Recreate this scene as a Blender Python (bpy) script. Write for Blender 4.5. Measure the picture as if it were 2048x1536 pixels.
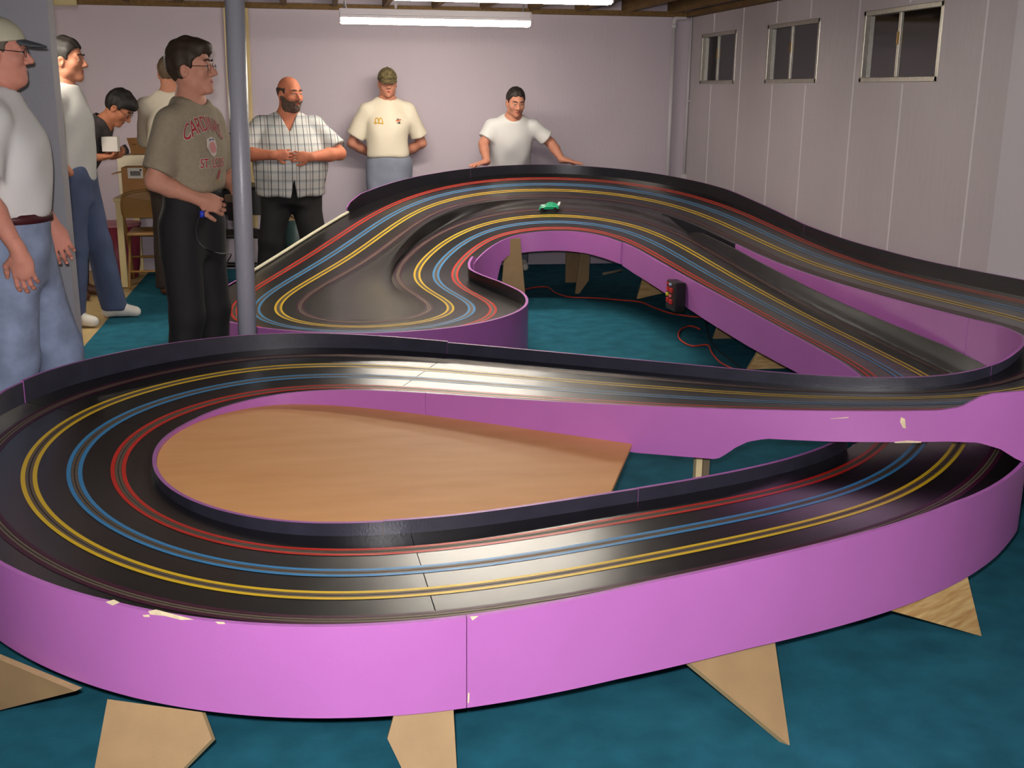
import bpy, bmesh, math, random
import numpy as np
from mathutils import Matrix, Vector
random.seed(7); np.random.seed(7)
for o in list(bpy.data.objects): bpy.data.objects.remove(o, do_unlink=True)
SC = bpy.context.scene
COL = SC.collection

# ------------------------------------------------------------------ camera
FPX = 2241.28
MC = np.array([[0.987183, -0.030878, 0.156574], [-0.159276, -0.252117, 0.954499], [0.010002, -0.967204, -0.253803]])
CH = 1.5
CAM = np.array([0.0, 0.0, CH])
cd = bpy.data.cameras.new('camera'); cam = bpy.data.objects.new('camera', cd); COL.objects.link(cam)
cd.sensor_fit = 'HORIZONTAL'; cd.sensor_width = 36.0; cd.lens = 36.0 * FPX / 2048.0
cd.clip_start = 0.05; cd.clip_end = 100
cam.matrix_world = Matrix(((MC[0, 0], -MC[0, 1], -MC[0, 2], CAM[0]), (MC[1, 0], -MC[1, 1], -MC[1, 2], CAM[1]),
                           (MC[2, 0], -MC[2, 1], -MC[2, 2], CAM[2]), (0, 0, 0, 1)))
SC.camera = cam
# ------------------------------------------------------------------ world, exposure
w = bpy.data.worlds.new('night'); SC.world = w; w.use_nodes = True
w.node_tree.nodes['Background'].inputs[0].default_value = (0.010, 0.011, 0.014, 1)
w.node_tree.nodes['Background'].inputs[1].default_value = 0.3
SC.view_settings.view_transform = 'Standard'; SC.view_settings.look = 'None'
SC.view_settings.gamma = 1.0; SC.view_settings.use_curve_mapping = False
SC.view_settings.exposure = 0.0
# the camera's own flash, a small lamp just above the lens
fl = bpy.data.lights.new('camera_flash', 'SPOT'); fl.energy = 375; fl.color = (1.0, 0.95, 0.98)
fl.spot_size = math.radians(84); fl.spot_blend = 0.7; fl.shadow_soft_size = 0.02
flo = bpy.data.objects.new('camera_flash', fl); COL.objects.link(flo)
flo.matrix_world = cam.matrix_world @ Matrix.Translation((-0.03, 0.07, 0.0))

def ray(x, y):
    d = MC @ np.array([x - 1024.0, y - 768.0, FPX]); return d / np.linalg.norm(d)
def atz(x, y, z):
    d = ray(x, y); return CAM + (z - CH) / d[2] * d
def aty(x, y, Y):
    d = ray(x, y); return CAM + Y / d[1] * d
def atx(x, y, X):
    d = ray(x, y); return CAM + X / d[0] * d

# ------------------------------------------------------------------ materials
def lin(c):
    return tuple(((v / 255.0) / 12.92 if v / 255.0 <= 0.04045 else ((v / 255.0 + 0.055) / 1.055) ** 2.4) for v in c)
MATS = {}
def mat(name, rgb, rough=0.6, metal=0.0, noise=0.0, nscale=30.0, bump=0.0, bscale=200.0, spec=0.5, emit=None, estr=0.0,
        stretch=(1, 1, 1), rgb2=None, coat=0.0, sss=0.0):
    if name in MATS: return MATS[name]
    m = bpy.data.materials.new(name); m.use_nodes = True; nt = m.node_tree; b = nt.nodes['Principled BSDF']
    c = lin(rgb) + (1,)
    b.inputs['Base Color'].default_value = c; b.inputs['Roughness'].default_value = rough
    b.inputs['Metallic'].default_value = metal; b.inputs['Specular IOR Level'].default_value = spec
    if coat: b.inputs['Coat Weight'].default_value = coat; b.inputs['Coat Roughness'].default_value = 0.23
    if sss:
        b.inputs['Subsurface Weight'].default_value = sss; b.inputs['Subsurface Radius'].default_value = (0.012, 0.005, 0.003)
    if emit:
        b.inputs['Emission Color'].default_value = tuple(emit) + (1,); b.inputs['Emission Strength'].default_value = estr
    if noise or bump:
        tc = nt.nodes.new('ShaderNodeTexCoord'); mp = nt.nodes.new('ShaderNodeMapping')
        mp.inputs['Scale'].default_value = stretch; nt.links.new(tc.outputs['Object'], mp.inputs['Vector'])
    if noise:
        n = nt.nodes.new('ShaderNodeTexNoise'); n.inputs['Scale'].default_value = nscale; n.inputs['Detail'].default_value = 5
        nt.links.new(mp.outputs[0], n.inputs['Vector'])
        r = nt.nodes.new('ShaderNodeValToRGB')
        c2 = lin(rgb2) if rgb2 else tuple(v * (1 - noise) for v in c[:3])
        r.color_ramp.elements[0].color = tuple(c2) + (1,); r.color_ramp.elements[1].color = c if rgb2 else tuple(min(1, v * (1 + noise * 0.5)) for v in c[:3]) + (1,)
        r.color_ramp.elements[0].position = 0.3; r.color_ramp.elements[1].position = 0.7
        nt.links.new(n.outputs['Fac'], r.inputs[0]); nt.links.new(r.outputs[0], b.inputs['Base Color'])
    if bump:
        n2 = nt.nodes.new('ShaderNodeTexNoise'); n2.inputs['Scale'].default_value = bscale; n2.inputs['Detail'].default_value = 3
        nt.links.new(mp.outputs[0], n2.inputs['Vector'])
        bp = nt.nodes.new('ShaderNodeBump'); bp.inputs['Strength'].default_value = bump; bp.inputs['Distance'].default_value = 0.004
        nt.links.new(n2.outputs['Fac'], bp.inputs['Height']); nt.links.new(bp.outputs[0], b.inputs['Normal'])
    MATS[name] = m; return m
PURPLE = mat('purple_paint', (172, 102, 172), 0.36, noise=0.06, nscale=3, bump=0.06, bscale=260)
LILAC = mat('worn_toplit_purple_edge', (186, 112, 190), 0.4, noise=0.12, nscale=25)  # fence tops: worn, and paler with the light from above in the colour
BLACKF = mat('navy_black_gloss', (24, 24, 30), 0.22, bump=0.12, bscale=180)
NAVYF = mat('navy_fence_paint', (46, 46, 58), 0.3, noise=0.2, nscale=12, bump=0.15, bscale=160)
TRACK = mat('black_track_paint', (24, 23, 24), 0.29, noise=0.12, nscale=2.5, bump=0.012, bscale=300, spec=0.65, coat=0.28)
RAWPLY = mat('raw_underside', (96, 74, 50), 0.8, noise=0.2, nscale=8, stretch=(1, 8, 1))
STR = {'red': mat('red_tape', (206, 38, 24), 0.35), 'blue': mat('blue_tape', (58, 140, 196), 0.35),
       'yellow': mat('yellow_tape', (226, 188, 36), 0.35), 'plum': mat('plum_tape', (62, 16, 42), 0.4)}
BRAID = mat('conductor_braid', (120, 104, 88), 0.42, metal=0.35, noise=0.15, nscale=90)
SLOT = mat('slot_dark', (9, 9, 9), 0.7)
MDF = mat('mdf_tan', (146, 120, 84), 0.75, noise=0.10, nscale=14, bump=0.05)
MDFEDGE = mat('mdf_edge', (170, 146, 104), 0.8, noise=0.1, nscale=30)
ORANGE = mat('orange_hardboard', (238, 176, 112), 0.6, noise=0.3, nscale=3, stretch=(1, 4, 1), rgb2=(228, 162, 96), bump=0.05, bscale=60)
CARPET = mat('teal_carpet', (36, 98, 116), 0.95, noise=0.25, nscale=9, bump=0.5, bscale=420, spec=0.1)
TILE = mat('tan_floor', (186, 160, 110), 0.55, noise=0.12, nscale=12)
WALLM = mat('white_wall_paint', (190, 178, 188), 0.62, noise=0.05, nscale=1.3, bump=0.35, bscale=45, stretch=(1, 1, 0.5))
WALLR = mat('white_wall_paint_rough', (184, 176, 180), 0.55, noise=0.05, nscale=1.5, bump=0.8, bscale=24, stretch=(1, 1, 0.25))
JOIST = mat('joist_wood', (112, 84, 44), 0.8, noise=0.35, nscale=6, stretch=(6, 0.6, 6))
GREYM = mat('grey_column_paint', (150, 151, 160), 0.35, bump=0.2, bscale=120)

# ------------------------------------------------------------------ object helpers
def tag(o, label=None, cat=None, group=None, kind=None):
    if label: o['label'] = label
    if cat: o['category'] = cat
    if group: o['group'] = group
    if kind: o['kind'] = kind
    return o
ORG = {}
def empty(name, loc, rz=0.0, label=None, cat=None, group=None):
    o = bpy.data.objects.new(name, None); COL.objects.link(o); o.location = loc; o.rotation_euler = (0, 0, rz)
    o.empty_display_size = 0.1; ORG[o.name] = (np.array(loc, float), rz)
    return tag(o, label, cat, group)
def mesh(name, V, F, mats, parent=None, world=True, smooth=False, midx=None, bevel=0.0, autos=None):
    V = np.asarray(V, float).reshape(-1, 3)
    if parent is not None:
        org, rz = ORG.get(parent.name, (np.zeros(3), 0.0))
        if world:
            V = V - org
            if rz: c, s = math.cos(-rz), math.sin(-rz); V = np.c_[V[:, 0] * c - V[:, 1] * s, V[:, 0] * s + V[:, 1] * c, V[:, 2]]
    me = bpy.data.meshes.new(name); me.from_pydata([tuple(v) for v in V], [], [tuple(int(i) for i in q) for q in F]); me.update()
    if not isinstance(mats, (list, tuple)): mats = [mats]
    for m in mats: me.materials.append(m)
    if midx is not None: me.polygons.foreach_set('material_index', np.asarray(midx, np.int32))
    if smooth: me.polygons.foreach_set('use_smooth', np.ones(len(me.polygons), bool))
    o = bpy.data.objects.new(name, me); COL.objects.link(o)
    if parent is not None:
        o.parent = parent; ORG[o.name] = ORG.get(parent.name, (np.zeros(3), 0.0))
    if bevel:
        b = o.modifiers.new('bevel', 'BEVEL'); b.width = bevel; b.segments = 2; b.limit_method = 'ANGLE'
    return o
BF = [(0, 3, 2, 1), (4, 5, 6, 7), (0, 1, 5, 4), (1, 2, 6, 5), (2, 3, 7, 6), (3, 0, 4, 7)]
def boxv(a, b):
    (x0, y0, z0), (x1, y1, z1) = a, b
    return [(x0, y0, z0), (x1, y0, z0), (x1, y1, z0), (x0, y1, z0), (x0, y0, z1), (x1, y0, z1), (x1, y1, z1), (x0, y1, z1)]
def box(name, a, b, m, parent=None, world=True, bevel=0.0):
    return mesh(name, boxv(a, b), BF, m, parent, world, bevel=bevel)
class MB:
    def __init__(s): s.V = []; s.F = []; s.M = []
    def add(s, V, F, mi=0):
        n = len(s.V); s.V += [tuple(v) for v in V]; s.F += [tuple(int(i) + n for i in f) for f in F]; s.M += [mi] * len(F); return s
    def box(s, a, b, mi=0): return s.add(boxv(a, b), BF, mi)
    def build(s, name, mats, parent=None, world=True, smooth=False, bevel=0.0):
        return mesh(name, s.V, s.F, mats, parent, world, smooth, s.M, bevel)
def tubev(pts, r, n=8, cap=True):
    pts = np.asarray(pts, float); N = len(pts); rr = np.full(N, r) if np.isscalar(r) else np.asarray(r)
    T = np.gradient(pts, axis=0); T /= np.linalg.norm(T, axis=1)[:, None] + 1e-12
    up = np.array([0, 0, 1.0]) if abs(T[0, 2]) < 0.9 else np.array([1.0, 0, 0])
    V = []; F = []; u = np.cross(up, T[0]); u /= np.linalg.norm(u)
    for i in range(N):
        u = u - T[i] * (u @ T[i]); u /= np.linalg.norm(u) + 1e-12; v = np.cross(T[i], u)
        for k in range(n):
            a = 2 * math.pi * k / n; V.append(pts[i] + rr[i] * (math.cos(a) * u + math.sin(a) * v))
    for i in range(N - 1):
        for k in range(n): F.append((i * n + k, i * n + (k + 1) % n, (i + 1) * n + (k + 1) % n, (i + 1) * n + k))
    if cap: F.append(tuple(range(n - 1, -1, -1))); F.append(tuple((N - 1) * n + k for k in range(n)))
    return V, F
def tube(name, pts, r, m, parent=None, world=True, n=8):
    V, F = tubev(pts, r, n); return mesh(name, V, F, m, parent, world, smooth=True)
def crv(pts, k=10):
    pts = np.asarray(pts, float); P = np.vstack([2 * pts[0] - pts[1], pts, 2 * pts[-1] - pts[-2]]); out = []
    for i in range(1, len(P) - 2):
        for j in range(k):
            t = j / k
            out.append(0.5 * ((2 * P[i]) + (-P[i - 1] + P[i + 1]) * t + (2 * P[i - 1] - 5 * P[i] + 4 * P[i + 1] - P[i + 2]) * t * t + (-P[i - 1] + 3 * P[i] - 3 * P[i + 1] + P[i + 2]) * t ** 3))
    out.append(P[-2]); return np.array(out)
def prism(poly, n, th):
    poly = [np.asarray(p, float) for p in poly]; n = np.asarray(n, float); n = n / np.linalg.norm(n); k = len(poly)
    V = [p - n * th / 2 for p in poly] + [p + n * th / 2 for p in poly]
    F = [tuple(range(k - 1, -1, -1)), tuple(range(k, 2 * k))] + [(i, (i + 1) % k, k + (i + 1) % k, k + i) for i in range(k)]
    return V, F

# ------------------------------------------------------------------ the room
WX, WY, CZ = 3.14, 9.76, 2.13
XL = -4.2
Y0 = -1.6
# carpet and the tan strip left of it
e1 = atz(281, 563, 0); e2 = atz(167, 694, 0); dd = (e2 - e1) / np.linalg.norm(e2 - e1)
p1 = e1 - dd * ((WY - e1[1]) / -dd[1]) if dd[1] < 0 else e1
p1 = e1 + dd * ((WY - e1[1]) / dd[1]); p2 = e1 + dd * ((5.4 - e1[1]) / dd[1])
tag(mesh('floor', [(XL, Y0, -0.02), (WX + .3, Y0, -0.02), (WX + .3, WY + .3, -0.02), (XL, WY + .3, -0.02),
                   (XL, Y0, -0.006), (WX + .3, Y0, -0.006), (WX + .3, WY + .3, -0.006), (XL, WY + .3, -0.006)], BF, TILE), kind='structure')
cv = [(XL, Y0), (WX, Y0), (WX, WY), (p1[0], WY), (p2[0], 5.4), (XL, 5.4)]
V = [(x, y, -0.006) for x, y in cv] + [(x, y, 0.0) for x, y in cv]; k = len(cv)
tag(mesh('floor_carpet', V, [tuple(range(k - 1, -1, -1)), tuple(range(k, 2 * k))] + [(i, (i + 1) % k, k + (i + 1) % k, k + i) for i in range(k)], CARPET),
    'teal short-pile carpet covering the basement floor', kind='structure')
# walls
wb = tag(box('wall_back', (XL, WY, 0), (WX + 0.25, WY + 0.2, CZ + 0.3), WALLM), kind='structure')
for px in (215, 340, 515, 657, 801, 942, 1078, 1213):
    x = aty(px, 100, WY)[0]
    box('wall_seam', (x - 0.004, WY - 0.0025, 0), (x + 0.004, WY + 0.001, CZ), WALLM, wb)
tag(box('wall_left', (XL - 0.2, Y0, 0), (XL, WY, CZ + 0.3), WALLM), kind='structure')
tag(box('wall_front', (XL, Y0 - 0.2, 0), (WX, Y0, CZ + 0.3), WALLM), kind='structure')
# right wall with three window openings
WINS = []
for (xl, xr, yt, yb) in ((1399.5, 1468, 66, 168), (1529, 1632, 43, 166), (1718, 1874, 14, 164)):
    a = atx(xl, yb, WX); b = atx(xr, yb, WX); t = atx((xl + xr) / 2, yt, WX)
    WINS.append((b[1], a[1], (a[2] + b[2]) / 2, t[2]))
zb = sum(q[2] for q in WINS) / 3; zt = sum(q[3] for q in WINS) / 3
WINS = [(q[0], q[1], zb, zt) for q in WINS]
ys = sorted([Y0 - 0.2, WY] + [v for q in WINS for v in q[:2]]); zs = [0, zb, zt, CZ + 0.3]
mb = MB()
def hole(y, z): return any(q[0] < y < q[1] and q[2] < z < q[3] for q in WINS)
for i in range(len(ys) - 1):
    for j in range(3):
        if not hole((ys[i] + ys[i + 1]) / 2, (zs[j] + zs[j + 1]) / 2): mb.box((WX, ys[i], zs[j]), (WX + 0.22, ys[i + 1], zs[j + 1]))
wr = tag(mb.build('wall_right', WALLR), kind='structure')
for px in (1419, 1476, 1541, 1607, 1702, 1800, 1952):
    y = atx(px, 230, WX)[1]
    segs = [(0, CZ)]
    for q in WINS:
        if q[0] - 0.02 < y < q[1] + 0.02: segs = [(0, q[2] - 0.01), (q[3] + 0.01, CZ)]
    for s in segs: box('wall_ridge', (WX - 0.003, y - 0.008, s[0]), (WX + 0.001, y + 0.008, s[1]), mat('ridge_highlight', (216, 210, 212), 0.5), wr, bevel=0.002)  # paler than the wall, the ridges' highlight is in this colour
ye = atx(2008, 320, WX)[1]
box('wall_panel', (WX - 0.022, Y0, 0), (WX + 0.001, ye, CZ), mat('wall_panel_paint', (196, 192, 198), 0.5, bump=0.3, bscale=40), wr)
ALU = mat('window_aluminium', (176, 172, 160), 0.32, metal=0.6, noise=0.15, nscale=40)
GLASS = mat('dark_window_glass', (14, 15, 16), 0.06, spec=0.6)
WELL = mat('window_well_dark', (20, 19, 18), 0.8, noise=0.3, nscale=12)
for n, (ya, yb_, za, zt_) in enumerate(WINS):
    wnd = tag(empty('window_%d' % (n + 1), (WX, (ya + yb_) / 2, za)), kind='structure')
    fr = MB(); t = 0.028; x0, x1 = WX - 0.004, WX + 0.05
    fr.box((x0, ya, za), (x1, yb_, za + t)); fr.box((x0, ya, zt_ - t), (x1, yb_, zt_)); fr.box((x0, ya, za), (x1, ya + t, zt_)); fr.box((x0, yb_ - t, za), (x1, yb_, zt_))
    fr.build('window_frame', ALU, wnd, bevel=0.003)
    ym = (ya + yb_) / 2 + 0.02
    box('mullion', (WX + 0.004, ym - 0.014, za + t), (WX + 0.035, ym + 0.014, zt_ - t), ALU, wnd, bevel=0.002)
    box('latch', (WX - 0.004, ym - 0.006, za + 0.2), (WX + 0.006, ym + 0.006, za + 0.27), mat('brass_latch', (150, 120, 70), 0.4, metal=0.7), wnd)
    box('pane', (WX + 0.012, ya + t, za + t), (WX + 0.016, ym - 0.014, zt_ - t), GLASS, wnd)
    box('pane', (WX + 0.026, ym + 0.014, za + t), (WX + 0.03, yb_ - t, zt_ - t), GLASS, wnd)
    box('window_well', (WX + 0.32, ya - 0.3, za - 0.3), (WX + 0.36, yb_ + 0.3, zt_ + 0.3), WELL, wnd)
# partition on the left
PY = 5.45
pe = aty(153, 660, PY)
part = tag(box('wall_partition', (XL, PY, 0), (pe[0], PY + 0.12, CZ + 0.3), mat('partition_paint', (154, 154, 160), 0.6, bump=0.2, bscale=60)), kind='structure')
# board on the back wall behind the column
a = aty(447, 20, WY); b = aty(496, 20, WY)
tag(box('trim_1', (a[0], WY - 0.03, 0.35), (b[0], WY, CZ), mat('cream_board', (214, 190, 140), 0.6, noise=0.1, nscale=5, stretch=(8, 8, 0.6))), kind='structure')
# ceiling: sub-floor boards, joists, rim board
ceil = tag(box('ceiling', (XL, Y0, CZ + 0.23), (WX + 0.2, WY + 0.2, CZ + 0.27), mat('subfloor', (70, 52, 30), 0.9, noise=0.3, nscale=5)), kind='structure')
x = XL + 0.25
while x < WX:
    box('joist', (x - 0.019, Y0, CZ + 0.012), (x + 0.019, WY + 0.02, CZ + 0.23), JOIST, ceil); x += 0.405
box('sill_board', (XL, WY - 0.07, CZ - 0.012), (WX, WY + 0.1, CZ + 0.03), JOIST, ceil)
box('sill_board', (WX - 0.07, Y0, CZ - 0.012), (WX + 0.1, WY, CZ + 0.03), JOIST, ceil)

# ------------------------------------------------------------------ the slot car track: one closed loop of four lanes
# stations: x, y, z of the lane centre and bank angle, from the under-bridge straight round the room and back
PATH = np.array([(-0.004,2.422,0.378,-0.000),(0.375,2.443,0.382,-0.011),(0.777,2.554,0.384,-0.015),(1.185,2.689,0.379,-0.032),(1.557,2.875,0.368,-0.046),(1.870,3.153,0.359,-0.116),(2.122,3.468,0.353,-0.185),(2.290,3.769,0.358,-0.068),(2.354,4.046,0.374,0.067),(2.329,4.356,0.396,0.098),(2.285,4.751,0.420,0.096),(2.245,5.260,0.445,0.109),(2.216,5.880,0.474,0.053),(2.190,6.550,0.512,0.001),(2.152,7.171,0.556,-0.056),(2.022,7.652,0.590,-0.150),(1.770,7.954,0.605,-0.238),(1.452,8.085,0.594,-0.275),(1.150,8.069,0.549,-0.235),(0.921,7.961,0.476,-0.170),(0.754,7.785,0.392,-0.100),(0.643,7.568,0.322,-0.045),(0.615,7.324,0.278,-0.020),(0.670,7.061,0.255,-0.030),(0.749,6.787,0.246,-0.030),(0.776,6.513,0.243,-0.011),(0.697,6.258,0.241,-0.003),(0.493,6.048,0.239,-0.006),(0.175,5.980,0.235,-0.001),(-0.155,6.104,0.232,-0.003),(-0.374,6.401,0.235,-0.011),(-0.391,6.797,0.254,-0.020),(-0.209,7.221,0.304,0.040),(0.053,7.629,0.389,0.135),(0.293,8.006,0.499,0.123),(0.524,8.328,0.609,0.110),(0.809,8.580,0.693,0.172),(1.163,8.753,0.742,0.245),(1.558,8.837,0.761,0.286),(1.962,8.805,0.756,0.298),(2.332,8.615,0.731,0.264),(2.611,8.236,0.690,0.193),(2.761,7.669,0.635,0.113),(2.803,6.962,0.580,0.054),(2.804,6.190,0.550,0.046),(2.812,5.425,0.558,0.049),(2.827,4.723,0.589,0.070),(2.827,4.126,0.622,0.059),(2.776,3.658,0.640,-0.003),(2.638,3.332,0.628,0.013),(2.385,3.169,0.592,0.075),(2.031,3.191,0.545,0.124),(1.604,3.396,0.501,0.093),(1.126,3.715,0.466,0.011),(0.635,4.047,0.438,-0.037),(0.187,4.327,0.423,-0.065),(-0.210,4.431,0.409,-0.126),(-0.552,4.311,0.392,-0.103),(-0.803,4.024,0.382,-0.121),(-0.897,3.628,0.374,-0.113),(-0.826,3.204,0.369,-0.133),(-0.620,2.827,0.371,-0.090),(-0.333,2.551,0.374,-0.035)])
NP = len(PATH); SP = 0.126; HW = 1.5 * SP
def spl(u):
    u = np.asarray(u, float); i = np.floor(u).astype(int); t = u - i
    wts = [(1 - t) ** 3 / 6, (3 * t ** 3 - 6 * t ** 2 + 4) / 6, (-3 * t ** 3 + 3 * t ** 2 + 3 * t + 1) / 6, t ** 3 / 6]
    dw = [-(1 - t) ** 2 / 2, (9 * t ** 2 - 12 * t) / 6, (-9 * t ** 2 + 6 * t + 3) / 6, t ** 2 / 2]
    Q = sum(w_[:, None] * PATH[(i + j - 1) % NP] for j, w_ in enumerate(wts)); D = sum(w_[:, None] * PATH[(i + j - 1) % NP] for j, w_ in enumerate(dw))
    return Q, D
def at(u, o, up=0.0):                       # point on the track plane, o metres left of the centre line
    u = np.atleast_1d(np.asarray(u, float)); o = np.broadcast_to(np.asarray(o, float), u.shape); up = np.broadcast_to(np.asarray(up, float), u.shape)
    Q, D = spl(u); n = np.hypot(D[:, 0], D[:, 1]); lx, ly = -D[:, 1] / n, D[:, 0] / n; b = Q[:, 3]
    return np.c_[Q[:, 0] + lx * o * np.cos(b), Q[:, 1] + ly * o * np.cos(b), Q[:, 2] + o * np.sin(b) + up]
def tab(rows):
    us = [r[0] for r in rows]; vs = [r[1] for r in rows]
    return lambda u: np.interp(np.mod(u, NP), us, vs)
ML = tab([(0, .110), (4, .108), (5.5, .09), (7, .05), (17.5, .055), (18.5, .08), (20.5, .085), (22, .09), (23, .14), (24.5, .19), (30.5, .20), (32, .17), (35, .17), (36.5, .12), (41, .10), (42, .085), (47, .085), (49, .075), (50, .07), (56, .07), (57, .085), (58, .10), (63, .110)])
MR = tab([(0, .10), (5, .10), (6.3, .032), (9, .034), (10.5, .045), (13, .055), (14.5, .06), (44, .055), (45.5, .04), (47.5, .038), (49, .08), (50.5, .10), (63, .10)])
trk = empty('slot_car_track', (0.3, 3.6, 0.0), 0, 'large purple-sided black slot car race track with four coloured lanes filling the basement', 'race track')

def us(a, b, step=0.08):
    n = max(2, int(math.ceil((b - a) / step)) + 1); return np.linspace(a, b, n)
def strip(u, o0, o1, up, th=0.0):
    A = at(u, o0, up); B = at(u, o1, up); n = len(u); V = list(A) + list(B)
    F = [(i, n + i, n + i + 1, i + 1) for i in range(n - 1)]
    if th:
        V += list(at(u, o0, up - th)) + list(at(u, o1, up - th))
        F += [(2 * n + i, 2 * n + i + 1, 3 * n + i + 1, 3 * n + i) for i in range(n - 1)]
        F += [(i, i + 1, 2 * n + i + 1, 2 * n + i) for i in range(n - 1)] + [(n + i, 3 * n + i, 3 * n + i + 1, n + i + 1) for i in range(n - 1)]
        F += [(0, 2 * n, 3 * n, n), (n - 1, 2 * n - 1, 4 * n - 1, 3 * n - 1)]
    return V, F
# deck boards, cut at the joints the photograph shows
cuts = [0.53, 4.3, 8.6, 13.0, 20.0, 27.0, 33.2, 41.0, 47.0, 50.4, 54.68, 58.2, 63.53]
for a, b in zip(cuts[:-1], cuts[1:]):
    u = us(a + 0.003, b - 0.003); V, F = strip(u, HW + ML(u), -HW - MR(u), 0.0, 0.016); n = len(u)
    V = list(V) + list(V[:2 * n]); F = [tuple(i + 4 * n for i in f) for f in F[:n - 1]] + F[n - 1:]
    o = mesh('track_section', V, F, [TRACK, RAWPLY], trk, midx=[0] * (n - 1) + [1] * (n - 1) + [0] * (2 * n))
    sm_ = np.zeros(len(F), bool); sm_[:n - 1] = True; o.data.polygons.foreach_set('use_smooth', sm_)
# infill between the outer and inner track, from the wedge to the lobe
UI0, UO0, UM = 13.75, 41.4, 28.2
t = np.linspace(0, 1, 150); ui = UI0 + (UM - 0.35 - UI0) * t; uo = UO0 + (UM + 0.35 - UO0) * t
A = at(ui, -HW - MR(ui)); B = at(uo, -HW - MR(uo)); m_ = 16; V = []
Dl = np.linalg.norm((B - A)[:, :2], axis=1); mA = -np.sin(spl(ui)[0][:, 3]) * Dl; mB = np.sin(spl(uo)[0][:, 3]) * Dl
for k in range(m_ + 1):
    q_ = k / m_; R_ = A + (B - A) * q_
    R_[:, 2] = (2 * q_ ** 3 - 3 * q_ ** 2 + 1) * A[:, 2] + (q_ ** 3 - 2 * q_ ** 2 + q_) * mA + (-2 * q_ ** 3 + 3 * q_ ** 2) * B[:, 2] + (q_ ** 3 - q_ ** 2) * mB
    V += list(R_)
n = len(t); F = [(k * n + i, (k + 1) * n + i, (k + 1) * n + i + 1, k * n + i + 1) for k in range(m_) for i in range(n - 1)]
mesh('deck_infill', V, F, TRACK, trk, smooth=True)
# painted lanes
uu = np.linspace(0, NP, 900)
for lane, off in (('red', 1.5), ('blue', .5), ('yellow', -.5), ('plum', -1.5)):
    c = off * SP
    for s in (1, -1):
        V, F = strip(uu, c + s * 0.0100 if s > 0 else c - 0.0225, c + 0.0225 if s > 0 else c - 0.0100, 0.0009)
        F = [f[::-1] for f in F]
        o = mesh('lane_stripe', V, F, STR[lane], trk); tag(o, '%s stripe along one lane of the slot car track' % lane)
        V, F = strip(uu, c + 0.0018 if s > 0 else c - 0.0088, c + 0.0088 if s > 0 else c - 0.0018, 0.0006)
        mesh('conductor_braid', V, [f[::-1] for f in F], BRAID, trk)
    V, F = strip(uu, c - 0.0018, c + 0.0018, 0.0007)
    mesh('lane_slot', V, [f[::-1] for f in F], SLOT, trk)

def ribbon(name, a, b, side, ztop, zbot, inner=None, outer=None, th=0.012, extra=0.0, step=0.06, topm=None):
    """fence strip along one edge; ztop/zbot are functions of u giving height over the deck edge (ztop) and absolute height (zbot)"""
    inner = inner or BLACKF; outer = outer or PURPLE
    u = us(a, b, step); n = len(u)
    o = (HW + ML(u) + extra) if side > 0 else -(HW + MR(u) + extra)
    I = at(u, o); O = at(u, o + side * th)
    zt = I[:, 2] + ztop(u); zb = zbot(u, I[:, 2])
    rows = [np.c_[I[:, :2], zb], np.c_[I[:, :2], zt], np.c_[O[:, :2], zt], np.c_[O[:, :2], zb]]
    V = []; F = []; M = []; S = []
    for k, mi in ((0, 0), (1, 2), (2, 1), (3, 1)):
        b0 = len(V); V += list(rows[k]) + list(rows[(k + 1) % 4])
        for i in range(n - 1):
            q = (b0 + i, b0 + n + i, b0 + n + i + 1, b0 + i + 1); F.append(q if side > 0 else q[::-1]); M.append(mi); S.append(True)
    for i in (0, n - 1):
        b0 = len(V); V += [rows[k][i] for k in range(4)]; q = (b0, b0 + 3, b0 + 2, b0 + 1); F.append(q if i == 0 else q[::-1]); M.append(1); S.append(False)
    ob = mesh(name, V, F, [inner, outer, topm or LILAC], trk, midx=M); ob.data.polygons.foreach_set('use_smooth', np.array(S)); return ob
cst = lambda v: (lambda u: np.full(np.shape(u), v))
rel = lambda v: (lambda u, s: s + v)
ab = lambda rows: (lambda u, s: np.interp(u, [r[0] for r in rows], [r[1] for r in rows]))
tp = lambda rows: (lambda u: np.interp(u, [r[0] for r in rows], [r[1] for r in rows]))
# near outer panel of the front loop (right edge), with its joint
FT = tp([(57.0, .08), (58.4, .075), (59.5, .03), (61.1, .018), (62, .036), (63.6, .044), (64.6, .056), (66.8, .060), (67.9, .03), (69, .03)])
FB = ab([(56, .22), (59, .2), (61, .2), (63.4, .211), (64.4, .222), (65.2, .22), (66.2, .205), (67.5, .19), (69, .2)])
ribbon('side_panel', 58.22, 63.63, -1, FT, FB, inner=NAVYF); ribbon('side_panel', 63.634, 68.6, -1, FT, FB, inner=NAVYF)
# far fence of the front loop and bridge (right edge)
ribbon('side_panel', 54.70, 58.21, -1, tp([(54.5, .05), (55.5, .058), (57, .076), (58, .082), (58.3, .08)]), ab([(54, .26), (58.2, .22)]), inner=NAVYF)
ribbon('side_panel', 50.3, 54.697, -1, tp([(50, .036), (51.5, .04), (53, .044), (54.5, .047)]), ab([(50.3, .44), (52, .40), (53, .30), (54.55, .26)]), inner=NAVYF)
ribbon('side_panel', 47.0, 50.29, -1, tp([(47, .004), (48, .01), (49.5, .03), (50.3, .036)]), ab([(47, .36), (48.5, .42), (50.3, .44)]), inner=NAVYF)
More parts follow.
